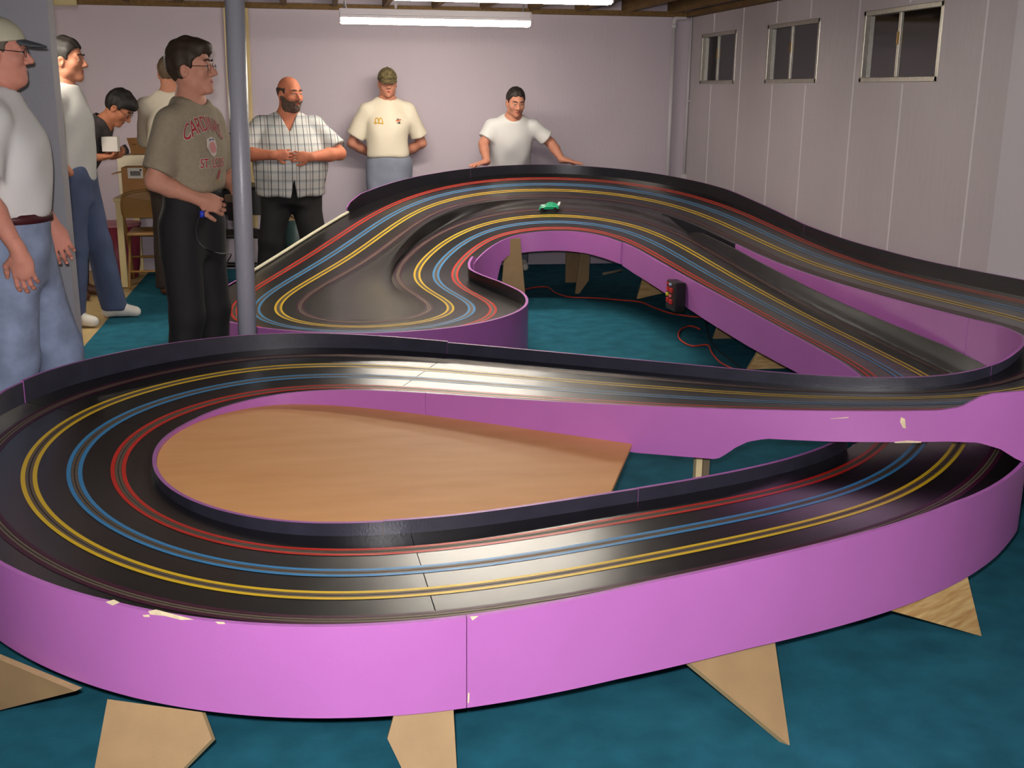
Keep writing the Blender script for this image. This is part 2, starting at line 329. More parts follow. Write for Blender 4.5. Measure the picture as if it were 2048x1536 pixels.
# inner fence round the orange infield (left edge)
ribbon('side_panel', 57.75, 63.26, 1, tp([(57.7, .012), (58.5, .018), (60, .030), (61.5, .034), (63.3, .036)]), ab([(57, .30), (64, .30)]), inner=NAVYF)
ribbon('side_panel', 63.264, 65.38, 1, cst(.038), ab([(63, .30), (66, .30)]), inner=NAVYF); ribbon('side_panel', 65.384, 68.3, 1, tp([(65, .038), (67, .042), (68.3, .050)]), ab([(65, .30), (66, .30), (68.3, .28)]), inner=NAVYF)
# bridge panel (left edge of the upper straight)
BT = tp([(49, .07), (50.77, .066), (51.0, .062), (51.07, .052), (51.17, .022), (51.29, .013), (52, .013), (57.8, .012)])
BB = ab([(49, .30), (50.45, .36), (50.7, .41), (50.82, .434), (50.92, .464), (51.05, .481), (51.22, .479), (51.55, .462), (51.85, .446), (52.21, .431), (52.31, .414), (52.38, .388), (52.43, .362), (52.48, .340), (52.94, .323), (57.8, .30)])
ribbon('bridge_panel', 47.6, 54.38, 1, BT, BB, step=0.03); ribbon('bridge_panel', 54.383, 57.746, 1, BT, BB)
# outer banked turn and right straight (left edge)
ribbon('bank_fence', 34.55, 37.12, 1, tp([(34.5, .03), (34.62, .075), (34.9, .098), (35.6, .094), (37.1, .074)]), rel(-.16))
ribbon('bank_fence', 37.124, 43.0, 1, tp([(37, .074), (39.3, .07), (40.6, .076), (41.4, .085), (43, .066)]), rel(-.16))
ribbon('bank_fence', 43.004, 47.59, 1, tp([(43, .066), (44.4, .079), (47.6, .072)]), ab([(43, .36), (47.6, .34)]))
# inner straight, bank and lobe (left edge)
ribbon('side_panel', 5.6, 13.98, 1, cst(.004), ab([(5.6, .26), (8, .25), (9.7, .287), (10.7, .297), (11.7, .319), (12.5, .344), (13.6, .374), (14.0, .395)]))
ribbon('side_panel', 13.984, 20.5, 1, tp([(14, .004), (18, .004), (20.5, .012)]), ab([(14, .402), (15.1, .412), (16, .409), (17, .391), (17.9, .368), (18.25, .32), (18.5, .2), (18.75, .05), (19, 0), (20.5, 0)]), extra=0.012)
ribbon('lobe_fence', 20.15, 31.5, 1, tp([(20.1, .03), (20.4, .055), (21.5, .07), (23.5, .08), (25.5, .062), (28, .064), (29.5, .070), (30.6, .078), (31.5, .05)]), ab([(20, .0), (31.6, .0)]), th=0.016)
# dividing wall between the two straights: black fence of the lower track, purple flank of the upper one
ribbon('divider_fence', 5.4, 14.15, -1, tp([(5.4, .08), (7.7, .092), (8.7, .1), (10, .086), (11.5, .075), (12.9, .066), (13.8, .048), (14.15, .004)]), rel(-.05), topm=BLACKF)
ribbon('side_panel', 43.2, 46.99, -1, cst(.003), ab([(43, .44), (44, .40), (47, .38)]), inner=TRACK)
ribbon('side_panel', 41.3, 43.196, -1, cst(.002), ab([(41.2, .56), (43, .44), (43.2, .43)]), inner=TRACK, outer=BLACKF, topm=BLACKF)
# white rail beside the downhill run
ur = us(32.05, 34.57); tube('guard_rail', at(ur, HW + ML(ur) + .004, .012), 0.011, mat('cream_rail', (226, 220, 190), 0.4), trk)
ribbon('side_panel', 31.51, 34.54, 1, cst(.002), rel(-.09), extra=0.016)
# chips of bare wood in the purple paint (on real panel faces)
def on_ribbon(px, py, a, b, side, ex=0.0125):
    d = ray(px, py); u = us(a, b, 0.02); o = (HW + ML(u) + ex) if side > 0 else -(HW + MR(u) + ex); E = at(u, o)
    for i in range(len(u) - 1):
        p, q = E[i], E[i + 1]; A_ = np.array([[d[0], -(q - p)[0]], [d[1], -(q - p)[1]]])
        if abs(np.linalg.det(A_)) < 1e-12: continue
        tt, s = np.linalg.solve(A_, p[:2])
        if tt > 0 and 0 <= s <= 1: return CAM + tt * d * 0.9996
    return None
CHIP = mat('bare_wood_chip', (216, 200, 164), 0.8, noise=0.2, nscale=60)
for poly, a, b, side in (
        ([(211, 1204), (228, 1199), (240, 1205), (225, 1211)], 58.3, 63.62, -1),
        ([(296, 1222), (312, 1219), (345, 1228), (388, 1239), (362, 1240), (330, 1232), (300, 1229)], 58.3, 63.62, -1),
        ([(285, 1230), (298, 1229), (300, 1234), (288, 1234)], 58.3, 63.62, -1),
        ([(430, 1243), (448, 1244), (451, 1248), (436, 1248)], 58.3, 63.62, -1),
        ([(940, 1233), (957, 1232), (945, 1241)], 63.635, 68, -1), ([(936, 1385), (939, 1386), (938, 1406), (935, 1406)], 63.635, 68, -1),
        ([(936, 1403), (948, 1403), (944, 1407), (934, 1408)], 63.635, 68, -1),
        ([(1802, 834), (1810, 838), (1812, 857), (1806, 856), (1800, 844)], 47.7, 54, 1),
        ([(1788, 884), (1815, 881), (1843, 883), (1842, 885.5), (1790, 886)], 47.7, 54, 1),
        ([(1660, 837), (1697, 834), (1697, 836), (1661, 838)], 47.7, 54, 1)):
    pts = [on_ribbon(x, y, a, b, side) for x, y in poly]
    if all(p is not None for p in pts): mesh('paint_chip', pts, [tuple(range(len(pts)))], CHIP, trk)

# orange infield board
BZ = 0.352
u = us(52.9, 66.3, 0.08); E = at(u, HW + ML(u) + 0.013); ring = [(p[0], p[1]) for p in E]
c1 = atz(1280, 905, BZ); c2 = atz(1238, 980, BZ)
ring = [r for r in ring if (r[0] - c1[0]) * (c2[1] - c1[1]) - (r[1] - c1[1]) * (c2[0] - c1[0]) > 0 or True]
def leftof(r): return ((c2[0] - c1[0]) * (r[1] - c1[1]) - (c2[1] - c1[1]) * (r[0] - c1[0]))
sgn = leftof((0, 3.5))
ring = [r for r in ring if leftof(r) * sgn > 0]
k = len(ring); V = [(x, y, BZ - 0.012) for x, y in ring] + [(x, y, BZ) for x, y in ring]
bm = bmesh.new(); top = [bm.verts.new(np.array(v) - np.array((0.3, 3.6, 0))) for v in V[k:]]; bot = [bm.verts.new(np.array(v) - np.array((0.3, 3.6, 0))) for v in V[:k]]
bm.faces.new(top); bm.faces.new(bot[::-1])
for i in range(k): bm.faces.new((bot[i], bot[(i + 1) % k], top[(i + 1) % k], top[i]))
bmesh.ops.triangulate(bm, faces=[f for f in bm.faces if len(f.verts) > 4]); bmesh.ops.recalc_face_normals(bm, faces=bm.faces)
me = bpy.data.meshes.new('infield_board'); bm.to_mesh(me); bm.free(); me.materials.append(ORANGE)
ib = bpy.data.objects.new('infield_board', me); COL.objects.link(ib); ib.parent = trk; tag(ib, 'orange-brown hardboard infield sheet')

# legs: tan plates standing on the carpet
PLY = mat('pine_ply', (206, 176, 120), 0.7, noise=0.5, nscale=9, stretch=(1, 1, 9), rgb2=(168, 124, 70))
def plane_hit(x, y, p0, nrm):
    d = ray(x, y); return CAM + d * ((p0 - CAM) @ nrm) / (d @ nrm)
def leg3(T1, T2, ztop, foot, others=(), m=None, th=0.018, foot2=None):
    a = atz(T1[0], T1[1], ztop); b = atz(T2[0], T2[1], ztop); f_ = atz(foot[0], foot[1], 0.0)
    nrm = np.cross(b - a, f_ - a); nrm /= np.linalg.norm(nrm)
    if nrm[1] > 0: nrm = -nrm
    back = np.array([0, 0, 0.13])
    ext = lambda p, q: p + (p - q) / np.linalg.norm(p - q) * 0.0
    poly = [a] + [f_] + ([atz(foot2[0], foot2[1], 0.0)] if foot2 else []) + [plane_hit(x, y, a, nrm) for x, y in others] + [b]
    pass
    V, F = prism([p - nrm * (th / 2 + 0.004) for p in poly], nrm, th)
    k = len(poly); o = mesh('support_leg', V, F, [m or MDF, MDFEDGE], trk, midx=[0, 0] + [1] * k)
    return o
leg3((1550, 1270), (1375, 1320), .21, (1582, 1492))
leg3((1935, 1141), (1768, 1217), .205, (1966, 1273), m=PLY)
leg3((213, 1398), (402, 1424), .205, (168, 1640), [(365, 1536), (422, 1478)], foot2=(235, 1650))
leg3((907, 1414), (790, 1424), .211, (920, 1640), [(803, 1536), (775, 1478)], foot2=(862, 1640))
leg3((148, 1384), (-40, 1306), .197, (-60, 1436))
def legY(poly, Y, m=None, th=0.02, side=0.0):
    P_ = [aty(x, y, Y) for x, y in poly]; mn = min(p[2] for p in P_)
    for p in P_:
        if p[2] < mn + 0.004: p[2] = 0.0
    V, F = prism([p + np.array((0, side * 0, 0)) for p in P_], (0, 1, 0), th); k = len(P_)
    return mesh('support_leg', V, F, [m or MDF, MDFEDGE], trk, midx=[0, 0] + [1] * k)
yA = atz(1049, 612, 0)[1]; legY([(1010, 478), (1040, 476), (1052, 612), (1046, 612), (1002, 596)], yA)
yB = atz(1152, 588, 0)[1] + 0.02; legY([(1163, 480), (1180, 480), (1177, 560), (1158, 587), (1150, 587)], yB)
yC = atz(1275, 597, 0)[1]; legY([(1295, 520), (1345, 520), (1328, 585), (1277, 598), (1273, 598)], yC, PLY)
yD = atz(1340, 617, 0)[1]; legY([(1358, 570), (1380, 570), (1365, 614), (1340, 617)], yD)
yE = atz(1427, 677, 0)[1]; legY([(1450, 610), (1500, 620), (1470, 676), (1426, 677)], yE)
yF = atz(1495, 738, 0)[1]; legY([(1540, 660), (1600, 680), (1572, 739), (1494, 738)], yF, PLY)
# notched lumber post below the bridge
q = aty(1397, 930, 3.62); mb = MB(); mb.box((q[0] - 0.012, 3.61, 0), (q[0] + 0.010, 3.64, 0.40)); mb.box((q[0] - 0.018, 3.61, 0.30), (q[0] - 0.010, 3.64, 0.40)); mb.box((q[0] + 0.010, 3.60, 0), (q[0] + 0.034, 3.66, 0.42), 1)
mb.build('support_post', [mat('pine_post', (214, 196, 150), 0.7), mat('shaded_post_side', (110, 96, 76), 0.8)], trk)  # same lumber, its shaded side put into a darker colour
# hidden posts that carry the deck along the wall side
for (uq, oq) in ((36.5, .0), (39, .0), (41.5, .1), (44, .1), (46.2, .05), (48.6, .0), (59.5, -.1), (33, 0.0), (56, 0.0), (23, 0.0)):
    p = at(uq, oq)[0]; mesh('support_leg', boxv((p[0] - .09, p[1] - .009, 0), (p[0] + .09, p[1] + .009, p[2] - .02)), BF, MDF, trk)

# ------------------------------------------------------------------ column, pipes, light fittings
cy = 4.98; cx0 = aty(495, 668, cy); cx1 = aty(469, 0, cy)
slp = (cx1[0] - cx0[0]) / (cx1[2] - cx0[2]); cx = cx0[0] - slp * cx0[2]
col = empty('support_column', (cx + 0.0, cy, 0), 0, 'grey painted round steel column standing between the two track loops', 'column')
lean = 0.012
V, F = tubev([(cx, cy, 0.012), (cx + slp * 1.0, cy, 1.0), (cx + slp * 2.15, cy, CZ + 0.02)], 0.0405, 32); mesh('shaft', V, F, GREYM, col, smooth=True)
V, F = tubev([(cx, cy, 0.0), (cx, cy, 0.014)], 0.075, 24); mesh('base_plate', V, F, GREYM, col)
PIPE = mat('white_pipe', (190, 186, 190), 0.45)
px0 = aty(1346, 100, WY - 0.04)
pp = empty('drain_pipe', (px0[0], WY - 0.04, 0), 0, 'white painted pipe with elbow running down the back wall corner', 'pipe')
tube('pipe', [(px0[0], WY - .045, .3), (px0[0], WY - .045, CZ - .05)], 0.018, PIPE, pp)
tube('elbow', crv([(px0[0], WY - .045, CZ - .08), (px0[0] + .005, WY - .05, CZ - .03), (px0[0] + .05, WY - .05, CZ - .018), (px0[0] + .10, WY - .05, CZ - .018)]), 0.021, PIPE, pp)
tube('collar', [(px0[0], WY - .045, CZ - .10), (px0[0], WY - .045, CZ - .07)], 0.026, PIPE, pp, n=12)
q0 = atx(1380, 60, WX - 0.02); q1 = atx(1367, 348, WX - 0.02); yy = (q0[1] + q1[1]) / 2
cdt = empty('electric_conduit', (WX - .02, yy, q1[2] - .12), 0, 'thin white conduit dropping to an outlet box on the right wall', 'conduit')
tube('conduit', [(WX - .013, yy, q1[2]), (WX - .013, yy, CZ + .02)], 0.012, PIPE, cdt)
box('outlet_box', (WX - .05, yy - .035, q1[2] - .12), (WX, yy + .035, q1[2]), PIPE, cdt, bevel=0.004)
box('strap', (WX - .028, yy - .04, q1[2] + .62), (WX, yy + .04, q1[2] + .635), PIPE, cdt)
tube('black_plug', [(WX - .05, yy, q1[2] - .06), (WX - .09, yy, q1[2] - .07)], 0.02, SLOT, cdt)

TUBEM = mat('lit_fluorescent_tube', (255, 255, 255), 0.4, emit=(1.0, 0.915, 0.78), estr=70)
HOUS = mat('fixture_white', (214, 206, 210), 0.4)
CHAIN = mat('fixture_chain', (170, 170, 170), 0.4, metal=0.6)
def fixture(p, L, label, ang=0.0, hz=CZ + 0.05):
    e = empty('fluorescent_fixture', p, ang, label, 'light fixture', 'fluorescent shop lights')
    mb = MB(); h = L / 2
    mb.box((-h, -.035, .0), (h, .035, .055)); mb.box((-h, -.075, -.008), (h, -.035, .012)); mb.box((-h, .035, -.008), (h, .075, .012))
    mb.box((-h - .004, -.06, -.04), (-h + .006, .06, .05)); mb.box((h - .006, -.06, -.04), (h + .004, .06, .05))
    mb.build('housing', HOUS, e, world=False, bevel=0.003)
    for s in (-.036, .036): tube('fluorescent_tube', [(-h + .008, s, -.026), (h - .008, s, -.026)], 0.019, TUBEM, e, world=False, n=12)
    for s in (-h + .03, h - .05): tube('chain', [(s, 0, .05), (s + .01, 0, hz - p[2])], 0.006, CHAIN, e, world=False, n=6)
    return e
f1 = aty(872, 46, 8.2)
e = fixture((f1[0], 8.2, f1[2] + 0.03), 1.33, 'lit white fluorescent shop light hanging in front of the back wall')
tube('power_cord', crv([(-.60, 0, .0), (-.625, 0, .1), (-.62, .0, .25)]), 0.006, HOUS, e, world=False, n=6)
tube('power_cord', crv([(-.28, 0, .06), (-.30, 0, .13), (-.42, 0, .24)]), 0.006, HOUS, e, world=False, n=6)
tube('power_cord', crv([(-.28, 0, .06), (-.24, 0, .13), (-.05, 0, .24)]), 0.006, HOUS, e, world=False, n=6)
f2 = atz(1222, 4, 1.985)
fixture((f2[0] - 0.61, f2[1], 2.015), 1.22, 'lit fluorescent shop light cut off by the top edge of the photo')
fixture((-0.7, -0.3, 2.0), 1.22, 'unseen shop light added as fill overhead to the left of the camera')  # added fill light, out of view, brightens the near panels and left man
fixture((1.3, -0.3, 2.0), 1.22, 'unseen shop light added as fill overhead to the right of the camera')  # second added fill light, also out of view
f3 = aty(98, 24, 7.2)
fixture((f3[0] - 0.60, 7.2, f3[2] + 0.03), 1.22, 'lit shop light whose end shows beside the grey partition', hz=CZ - 0.01)
bq = aty(120, 6, 6.6); box('joist', (XL, 6.58, bq[2] - .01), (aty(152, 6, 6.6)[0], 6.62, bq[2] + .05), mat('cream_beam', (214, 196, 140), 0.7), ceil)

# ------------------------------------------------------------------ things on and around the track
# power box on the inner flank
def flank(px, py, a=9.0, b=13.5): return on_ribbon(px, py, a, b, 1, 0.0125)
pb = empty('power_box', tuple(flank(1352, 620)), 0, 'black power supply box with red and yellow knobs fixed to the purple flank', 'power supply')
c00, c10, c01 = flank(1355, 612), flank(1378, 628), flank(1357, 558)
ux = c10 - c00; ux[2] = 0; ux /= np.linalg.norm(ux); nz = np.cross(ux, (0, 0, 1)); nz = nz if nz[0] < 0 else -nz
o0 = c00 + nz * 0.005
bw, bh, bd = 0.135, 0.155, 0.06
def pbv(a, b):
    return [o0 + ux * x + nz * y + np.array((0, 0, z)) for (x, y, z) in boxv(a, b)]
tiltz = c10[2] - c00[2]
mesh('case', pbv((-.01, 0, -.01), (bw, bd, bh)), BF, mat('black_case', (14, 14, 14), 0.35), pb, bevel=0.004)
fpl = mesh('face_plate', pbv((-.004, bd, -.004), (bw - .006, bd + .004, bh - .006)), BF, mat('face_plate_grey', (44, 38, 34), 0.5), pb)
RK = mat('red_knob', (190, 40, 40), 0.4); YK = mat('yellow_knob', (220, 200, 40), 0.4); WK = mat('white_knob', (170, 190, 220), 0.4); PK = mat('pink_knob', (224, 110, 110), 0.4)
for (fx, fz, sz, m_) in ((.25, .9, .008, RK), (.55, .9, .007, WK), (.30, .70, .013, RK), (.68, .70, .013, RK), (.2, .50, .009, YK), (.58, .48, .008, PK), (.3, .30, .013, RK), (.68, .28, .013, RK)):
    mesh('knob', pbv((fx * bw - sz, bd + .004, fz * bh - sz), (fx * bw + sz, bd + .018, fz * bh + sz)), BF, m_, fpl, bevel=0.003)
# green slot car, at rest in its lane
ucar = 17.95
for uq in np.linspace(15.5, 19, 200):
    p = at(uq, -HW)[0]
    c_ = MC.T @ (p - CAM); pxx = 1024 + FPX * c_[0] / c_[2]
    if abs(pxx - 1096) < 3: ucar = uq; break
P_, D_ = spl(np.array([ucar])); hd = math.atan2(D_[0, 1], D_[0, 0])
p = at(ucar, -HW)[0]
car = empty('slot_car', (p[0], p[1], p[2] + 0.003), hd, 'small translucent green slot car on the banked curve', 'toy car')
car.rotation_euler = (P_[0, 3], -math.atan2(D_[0, 2], math.hypot(D_[0, 0], D_[0, 1])), hd)
CG = mat('car_green', (20, 170, 120), 0.15, coat=0.6); CW = mat('car_white', (220, 235, 235), 0.3); CB = mat('car_tyre', (18, 18, 18), 0.7)
L_ = 0.15
prof = [(-.075, .012), (-.075, .030), (-.05, .034), (-.028, .048), (.005, .050), (.03, .034), (.06, .026), (.076, .016), (.076, .010)]
V = []; 
for sgn_ in (-1, 1):
    for (x_, z_) in prof: V.append((x_, sgn_ * (0.032 if z_ < .04 else .024), z_))
k = len(prof); F = [tuple(range(k)), tuple(range(2 * k - 1, k - 1, -1))] + [(i, k + i, k + (i + 1) % k, (i + 1) % k) for i in range(k)]
mesh('body_shell', V, F, CG, car, world=False, bevel=0.003)
box('spoiler', (-.082, -.034, .040), (-.066, .034, .044), CW, car, world=False); box('spoiler_post', (-.076, -.02, .028), (-.07, .02, .041), CW, car, world=False)
for x_ in (-.048, .048):
    for s_ in (-1, 1):
        V, F = tubev([(x_, s_ * .026, .013), (x_, s_ * .040, .013)], .013, 16); mesh('wheel', V, F, CB, car, world=False)
box('nose_stripe', (.03, -.008, .0335), (.062, .008, .0355), CW, car, world=False)
# cords on the carpet
CORD = mat('orange_cord', (200, 58, 38), 0.5)
pts = [atz(x, y, .006) for x, y in ((1040, 584), (1062, 576), (1093, 574), (1112, 586), (1140, 594), (1190, 596), (1240, 600), (1280, 604), (1310, 616), (1340, 626), (1375, 632), (1410, 635))]
tag(mesh('extension_cord', *tubev(crv(pts), 0.0055, 8), CORD, smooth=True), 'long red-orange extension cord running from the lobe under the power box', 'cord', 'extension cords on the carpet')
pts = [atz(x, y, .006) for x, y in ((1400, 658), (1380, 652), (1362, 659), (1357, 672), (1366, 684), (1386, 692), (1415, 690), (1424, 706), (1440, 724), (1462, 736), (1490, 752))]
tag(mesh('extension_cord', *tubev(crv(pts), 0.0055, 8), CORD, smooth=True), 'looped red-orange cord on the carpet ending behind the bridge', 'cord', 'extension cords on the carpet')
pts = [atz(x, y, .005) for x, y in ((1410, 640), (1414, 656), (1420, 680), (1436, 700), (1462, 720), (1486, 742))]
tag(mesh('power_cable', *tubev(crv(pts), 0.004, 6), SLOT, smooth=True), 'black cable lying on the carpet beside the looped cord', 'cable')
# stick on the floor near the back wall
a, b = atz(1206, 548, .012), atz(1243, 541, .012)
tag(mesh('wooden_stick', *tubev([a, (a + b) / 2, b], 0.012, 8), mat('pale_stick', (150, 140, 120), 0.7), smooth=True), 'pale stick lying on the carpet under the bank', 'stick')

# ------------------------------------------------------------------ furniture at the back left
CREAM = mat('cream_metal', (226, 206, 150), 0.45); TAN = mat('tan_chair_paint', (166, 124, 68), 0.4); BLK = mat('black_plastic', (12, 12, 12), 0.45)
CARD = mat('cardboard', (176, 128, 78), 0.8, noise=0.08, nscale=10); CARD2 = mat('cardboard_inside', (120, 82, 40), 0.85); PAPER = mat('white_label', (222, 216, 206), 0.7)
tl = atz(246, 575, 0); ty = tl[1]
tz = aty(262, 396, ty)[2]
tb = empty('work_table', (tl[0] + .5, ty + .35, 0), 0, 'cream metal work table behind the tan folding chair', 'table')
tx0 = aty(226, 392, ty)[0]; tx1 = tx0 + .58
box('tabletop', (tx0, ty - .02, tz - .028), (tx1, ty + .16 if False else WY - .03, tz), CREAM, tb, bevel=.004)
for (x_, y_) in ((tx0 + .035, ty + .02), (tx1 - .05, ty + .02), (tx0 + .035, WY - .08), (tx1 - .05, WY - .08)):
    mesh('leg', boxv((x_ - .024, y_ - .024, 0), (x_ + .024, y_ + .024, tz - .028)), BF, CREAM, tb, bevel=.003)
box('apron', (tx0 + .02, ty + .01, tz - .10), (tx1 - .02, ty + .028, tz - .028), CREAM, tb)
# boxes on the table
ca, cb = aty(246, 392, ty + .06), aty(299, 335, ty + .06)
b1 = empty('cardboard_box', ((ca[0] + cb[0]) / 2, ty + .18, tz), 0, 'closed brown cardboard box with white barcode label on the cream table', 'box')
box('carton', (ca[0], ty + .06, tz + .001), (cb[0] + .02, ty + .28, cb[2]), CARD, b1, bevel=.004)
fl0 = aty(222, 348, ty + .05); mesh('flap', [(ca[0], ty + .07, tz + .19), (ca[0], ty + .26, tz + .19), (fl0[0], ty + .26, fl0[2]), (fl0[0], ty + .07, fl0[2]), (ca[0], ty + .07, tz + .184), (ca[0], ty + .26, tz + .184), (fl0[0], ty + .26, fl0[2] - .006), (fl0[0], ty + .07, fl0[2] - .006)], BF, CARD, b1)
la, lb = aty(256, 357, ty + .058), aty(285, 336, ty + .058)
lbl = box('label', (la[0], ty + .0585, la[2]), (lb[0], ty + .06, lb[2]), PAPER, b1)
for i in range(9):
    xx = la[0] + (lb[0] - la[0]) * (.18 + i * .075); box('barcode_bar', (xx, ty + .058, la[2] + .02), (xx + .006, ty + .0586, la[2] + .055), BLK, lbl)
box('label_spot', (lb[0] - .022, ty + .058, lb[2] - .022), (lb[0] - .008, ty + .0586, lb[2] - .008), BLK, lbl)
ca2, cb2 = aty(246, 392, ty + .34), aty(302, 309, ty + .34)
wbx = tag(box('storage_box', (ca2[0] - .02, ty + .31, tz + .001), (cb2[0] + .1, ty + .60, cb2[2] - .003), mat('cream_box', (224, 214, 186), 0.6), bevel=.005), 'tall cream storage box behind the labelled carton', 'box')
zt2 = cb2[2]
ob = empty('cardboard_box', ((ca2[0] + cb2[0]) / 2 + .05, ty + .45, zt2), 0, 'open brown cardboard box with raised flap on top of the cream box', 'box')
x0_, x1_ = aty(262, 300, ty + .36)[0], aty(306, 300, ty + .36)[0]
mb = MB(); hgt = .07
mb.box((x0_, ty + .34, zt2 + .001), (x1_ + .1, ty + .345, zt2 + hgt)); mb.box((x0_, ty + .565, zt2 + .001), (x1_ + .1, ty + .57, zt2 + hgt)); mb.box((x0_, ty + .345, zt2 + .001), (x0_ + .005, ty + .565, zt2 + hgt)); mb.box((x1_ + .095, ty + .345, zt2 + .001), (x1_ + .1, ty + .565, zt2 + hgt)); mb.box((x0_, ty + .345, zt2 + .001), (x1_ + .1, ty + .565, zt2 + .006))
mb.build('carton', CARD2, ob)
fa = [aty(x, y, ty + .56) for x, y in ((253, 276), (282, 275), (300, 299), (299, 308), (264, 308))]
V, F = prism(fa, (0, 1, 0), .005); mesh('flap', V, F, CARD2, ob)
# dark bag slumped on the cream box
g = [aty(x, y, ty + .33) for x, y in ((228, 308), (249, 288), (256, 300), (257, 314), (234, 318))]
V, F = prism(g, (0, 1, 0), .10); bgo = mesh('dark_bag', V, F, mat('dark_grey_bag', (46, 42, 44), 0.7), bevel=.02)
for v in bgo.data.vertices: v.co.z = max(v.co.z, zt2 + .002)
tag(bgo, 'dark grey bag slumped at the left end of the open box', 'bag')
# pink-red tub under the table
tc = aty(228, 520, ty + .35)
V, F = tubev([(tc[0], ty + .52, .002), (tc[0], ty + .52, .1), (tc[0], ty + .52, .42)], [.15, .17, .19], 28)
tub = empty('storage_tub', (tc[0], ty + .52, 0), 0, 'pinkish red plastic tub standing under the cream table', 'tub'); mesh('tub', V, F, mat('pink_red_plastic', (150, 52, 72), 0.5), tub, smooth=True)
V, F = tubev([(tc[0], ty + .52, .42), (tc[0], ty + .52, .44)], .2, 28); mesh('rim', V, F, mat('pink_rim', (190, 120, 130), 0.5), tub)

def folding_chair(loc, rz, m, label, w=0.42):
    e = empty('folding_chair', loc, rz, label, 'chair', 'folding chairs'); h = w / 2
    # local: chair faces -y, seat at 0.43
    box('seat', (-h + .02, -.20, .398), (h - .02, .18, .425), m, e, world=False, bevel=.012)
    n_ = 14; A = []
    for k_ in range(n_ + 1):
        a_ = math.pi * k_ / n_; A.append((-math.cos(a_) * h, .20 + .0, .675 + .06 * math.sin(a_)))
    fr = [(-h, -.24, .012), (-h, .05, .46), (-h, .20, .72)] 
    outline = [(-h + .01, .165, .535), (-h + .005, .190, .64)] + [(x_ * .97, .20, z_) for x_, _, z_ in A[1:-1]] + [(h - .005, .190, .64), (h - .01, .165, .535)]
    V, F = prism(outline, (0, 1, -.2), .012); mesh('backrest', V, F, m, e, world=False, bevel=.004)
    path = [(-h, -.24, .012), (-h, -.02, .38), (-h, .165, .60), (-h + .01, .198, .68)] + [(x_ * 1.0, .205, z_ + .008) for x_, _, z_ in A[2:-2]] + [(h - .01, .198, .68), (h, .165, .60), (h, -.02, .38), (h, -.24, .012)]
    V, F = tubev(crv(path, 4), .0115, 8); mesh('front_frame', V, F, m, e, world=False, smooth=True)
    for s_ in (-1, 1): tube('leg', [(s_ * (h - .02), .26, .012), (s_ * (h - .02), .05, .30), (s_ * (h - .02), -.08, .40)], .0105, m, e, world=False)
    tube('stretcher', [(-h, -.13, .20), (h, -.13, .20)], .009, m, e, world=False); tube('stretcher', [(-h + .02, .19, .13), (h - .02, .19, .13)], .009, m, e, world=False)
    return e
cf = atz(256, 580, 0)
folding_chair((cf[0] + .19, cf[1] + .26, 0), math.pi + math.radians(3), TAN, 'tan metal folding chair in front of the cream table')
ck = aty(482, 520, 8.75)
folding_chair((ck[0] + .0, 8.85, 0), math.radians(-4), BLK, 'black folding chair standing behind the grey column', 0.44)
# black monitor and things on a dark desk behind the column
dk = aty(470, 350, 9.3)
desk = empty('side_desk', (dk[0] + .05, 9.45, 0), 0, 'black desk against the back wall behind the column', 'desk')
box('desk_top', (dk[0] - .25, 9.22, .70), (dk[0] + .33, WY - .05, .73), BLK, desk)
for sx in (-.23, .31):
    for sy in (9.24, WY - .08): mesh('leg', boxv((dk[0] + sx - .015, sy - .015, 0), (dk[0] + sx + .015, sy + .015, .70)), BF, BLK, desk)
ma, mb_ = aty(434, 352, 9.4), aty(462, 266, 9.4)
spk = empty('black_speaker', ((ma[0] + mb_[0]) / 2, 9.45, .731), 0, 'tall black speaker half hidden behind the column', 'speaker')
box('cabinet', (ma[0], 9.36, .731), (mb_[0], 9.55, mb_[2]), BLK, spk, bevel=.006)
rb = aty(443, 262, 9.4); tag(box('red_bottle_cap', (rb[0] - .012, 9.42, mb_[2] + .001), (rb[0] + .008, 9.45, mb_[2] + .07), mat('red_marker', (170, 24, 40), 0.4), bevel=.004), 'small red marker standing on top of the black speaker', 'marker')
bt = aty(455, 335, 9.28); bo = empty('drink_bottle', (bt[0], 9.28, .731), 0, 'small clear bottle with blue cap on the black desk', 'bottle')
V, F = tubev([(bt[0], 9.28, .731), (bt[0], 9.28, .80), (bt[0], 9.28, .84), (bt[0], 9.28, .86)], [.022, .022, .012, .011], 14); mesh('glass', V, F, mat('clear_bottle', (150, 160, 175), 0.1), bo, smooth=True)
V, F = tubev([(bt[0], 9.28, .86), (bt[0], 9.28, .88)], .013, 12); mesh('cap', V, F, mat('blue_cap', (40, 70, 170), 0.4), bo)
# bin seen between the bald man's legs
bp_ = aty(590, 470, 9.2)
bn = empty('waste_bin', (bp_[0], 9.25, 0), 0, 'dark teal bin topped with crumpled tan paper behind the plaid-shirted man', 'bin')
V, F = tubev([(bp_[0], 9.25, 0), (bp_[0], 9.25, .2), (bp_[0], 9.25, .47)], [.085, .095, .105], 20); mesh('bin', V, F, mat('dark_teal_plastic', (26, 52, 52), 0.5), bn, smooth=True)
rs = np.random.RandomState(3); bm = bmesh.new(); bmesh.ops.create_icosphere(bm, subdivisions=3, radius=.09)
for v in bm.verts:
    v.co *= 1 + .28 * math.sin(7 * v.co.x * 11 + 3) * math.cos(9 * v.co.z * 9) + .12 * rs.randn() * .5; v.co.z *= 1.15; v.co += Vector((0, 0, .53))
me = bpy.data.meshes.new('crumpled_paper'); bm.to_mesh(me); bm.free(); me.materials.append(mat('tan_paper', (176, 146, 112), 0.8, noise=0.4, nscale=14))
cpo = bpy.data.objects.new('crumpled_paper', me); COL.objects.link(cpo); cpo.parent = bn

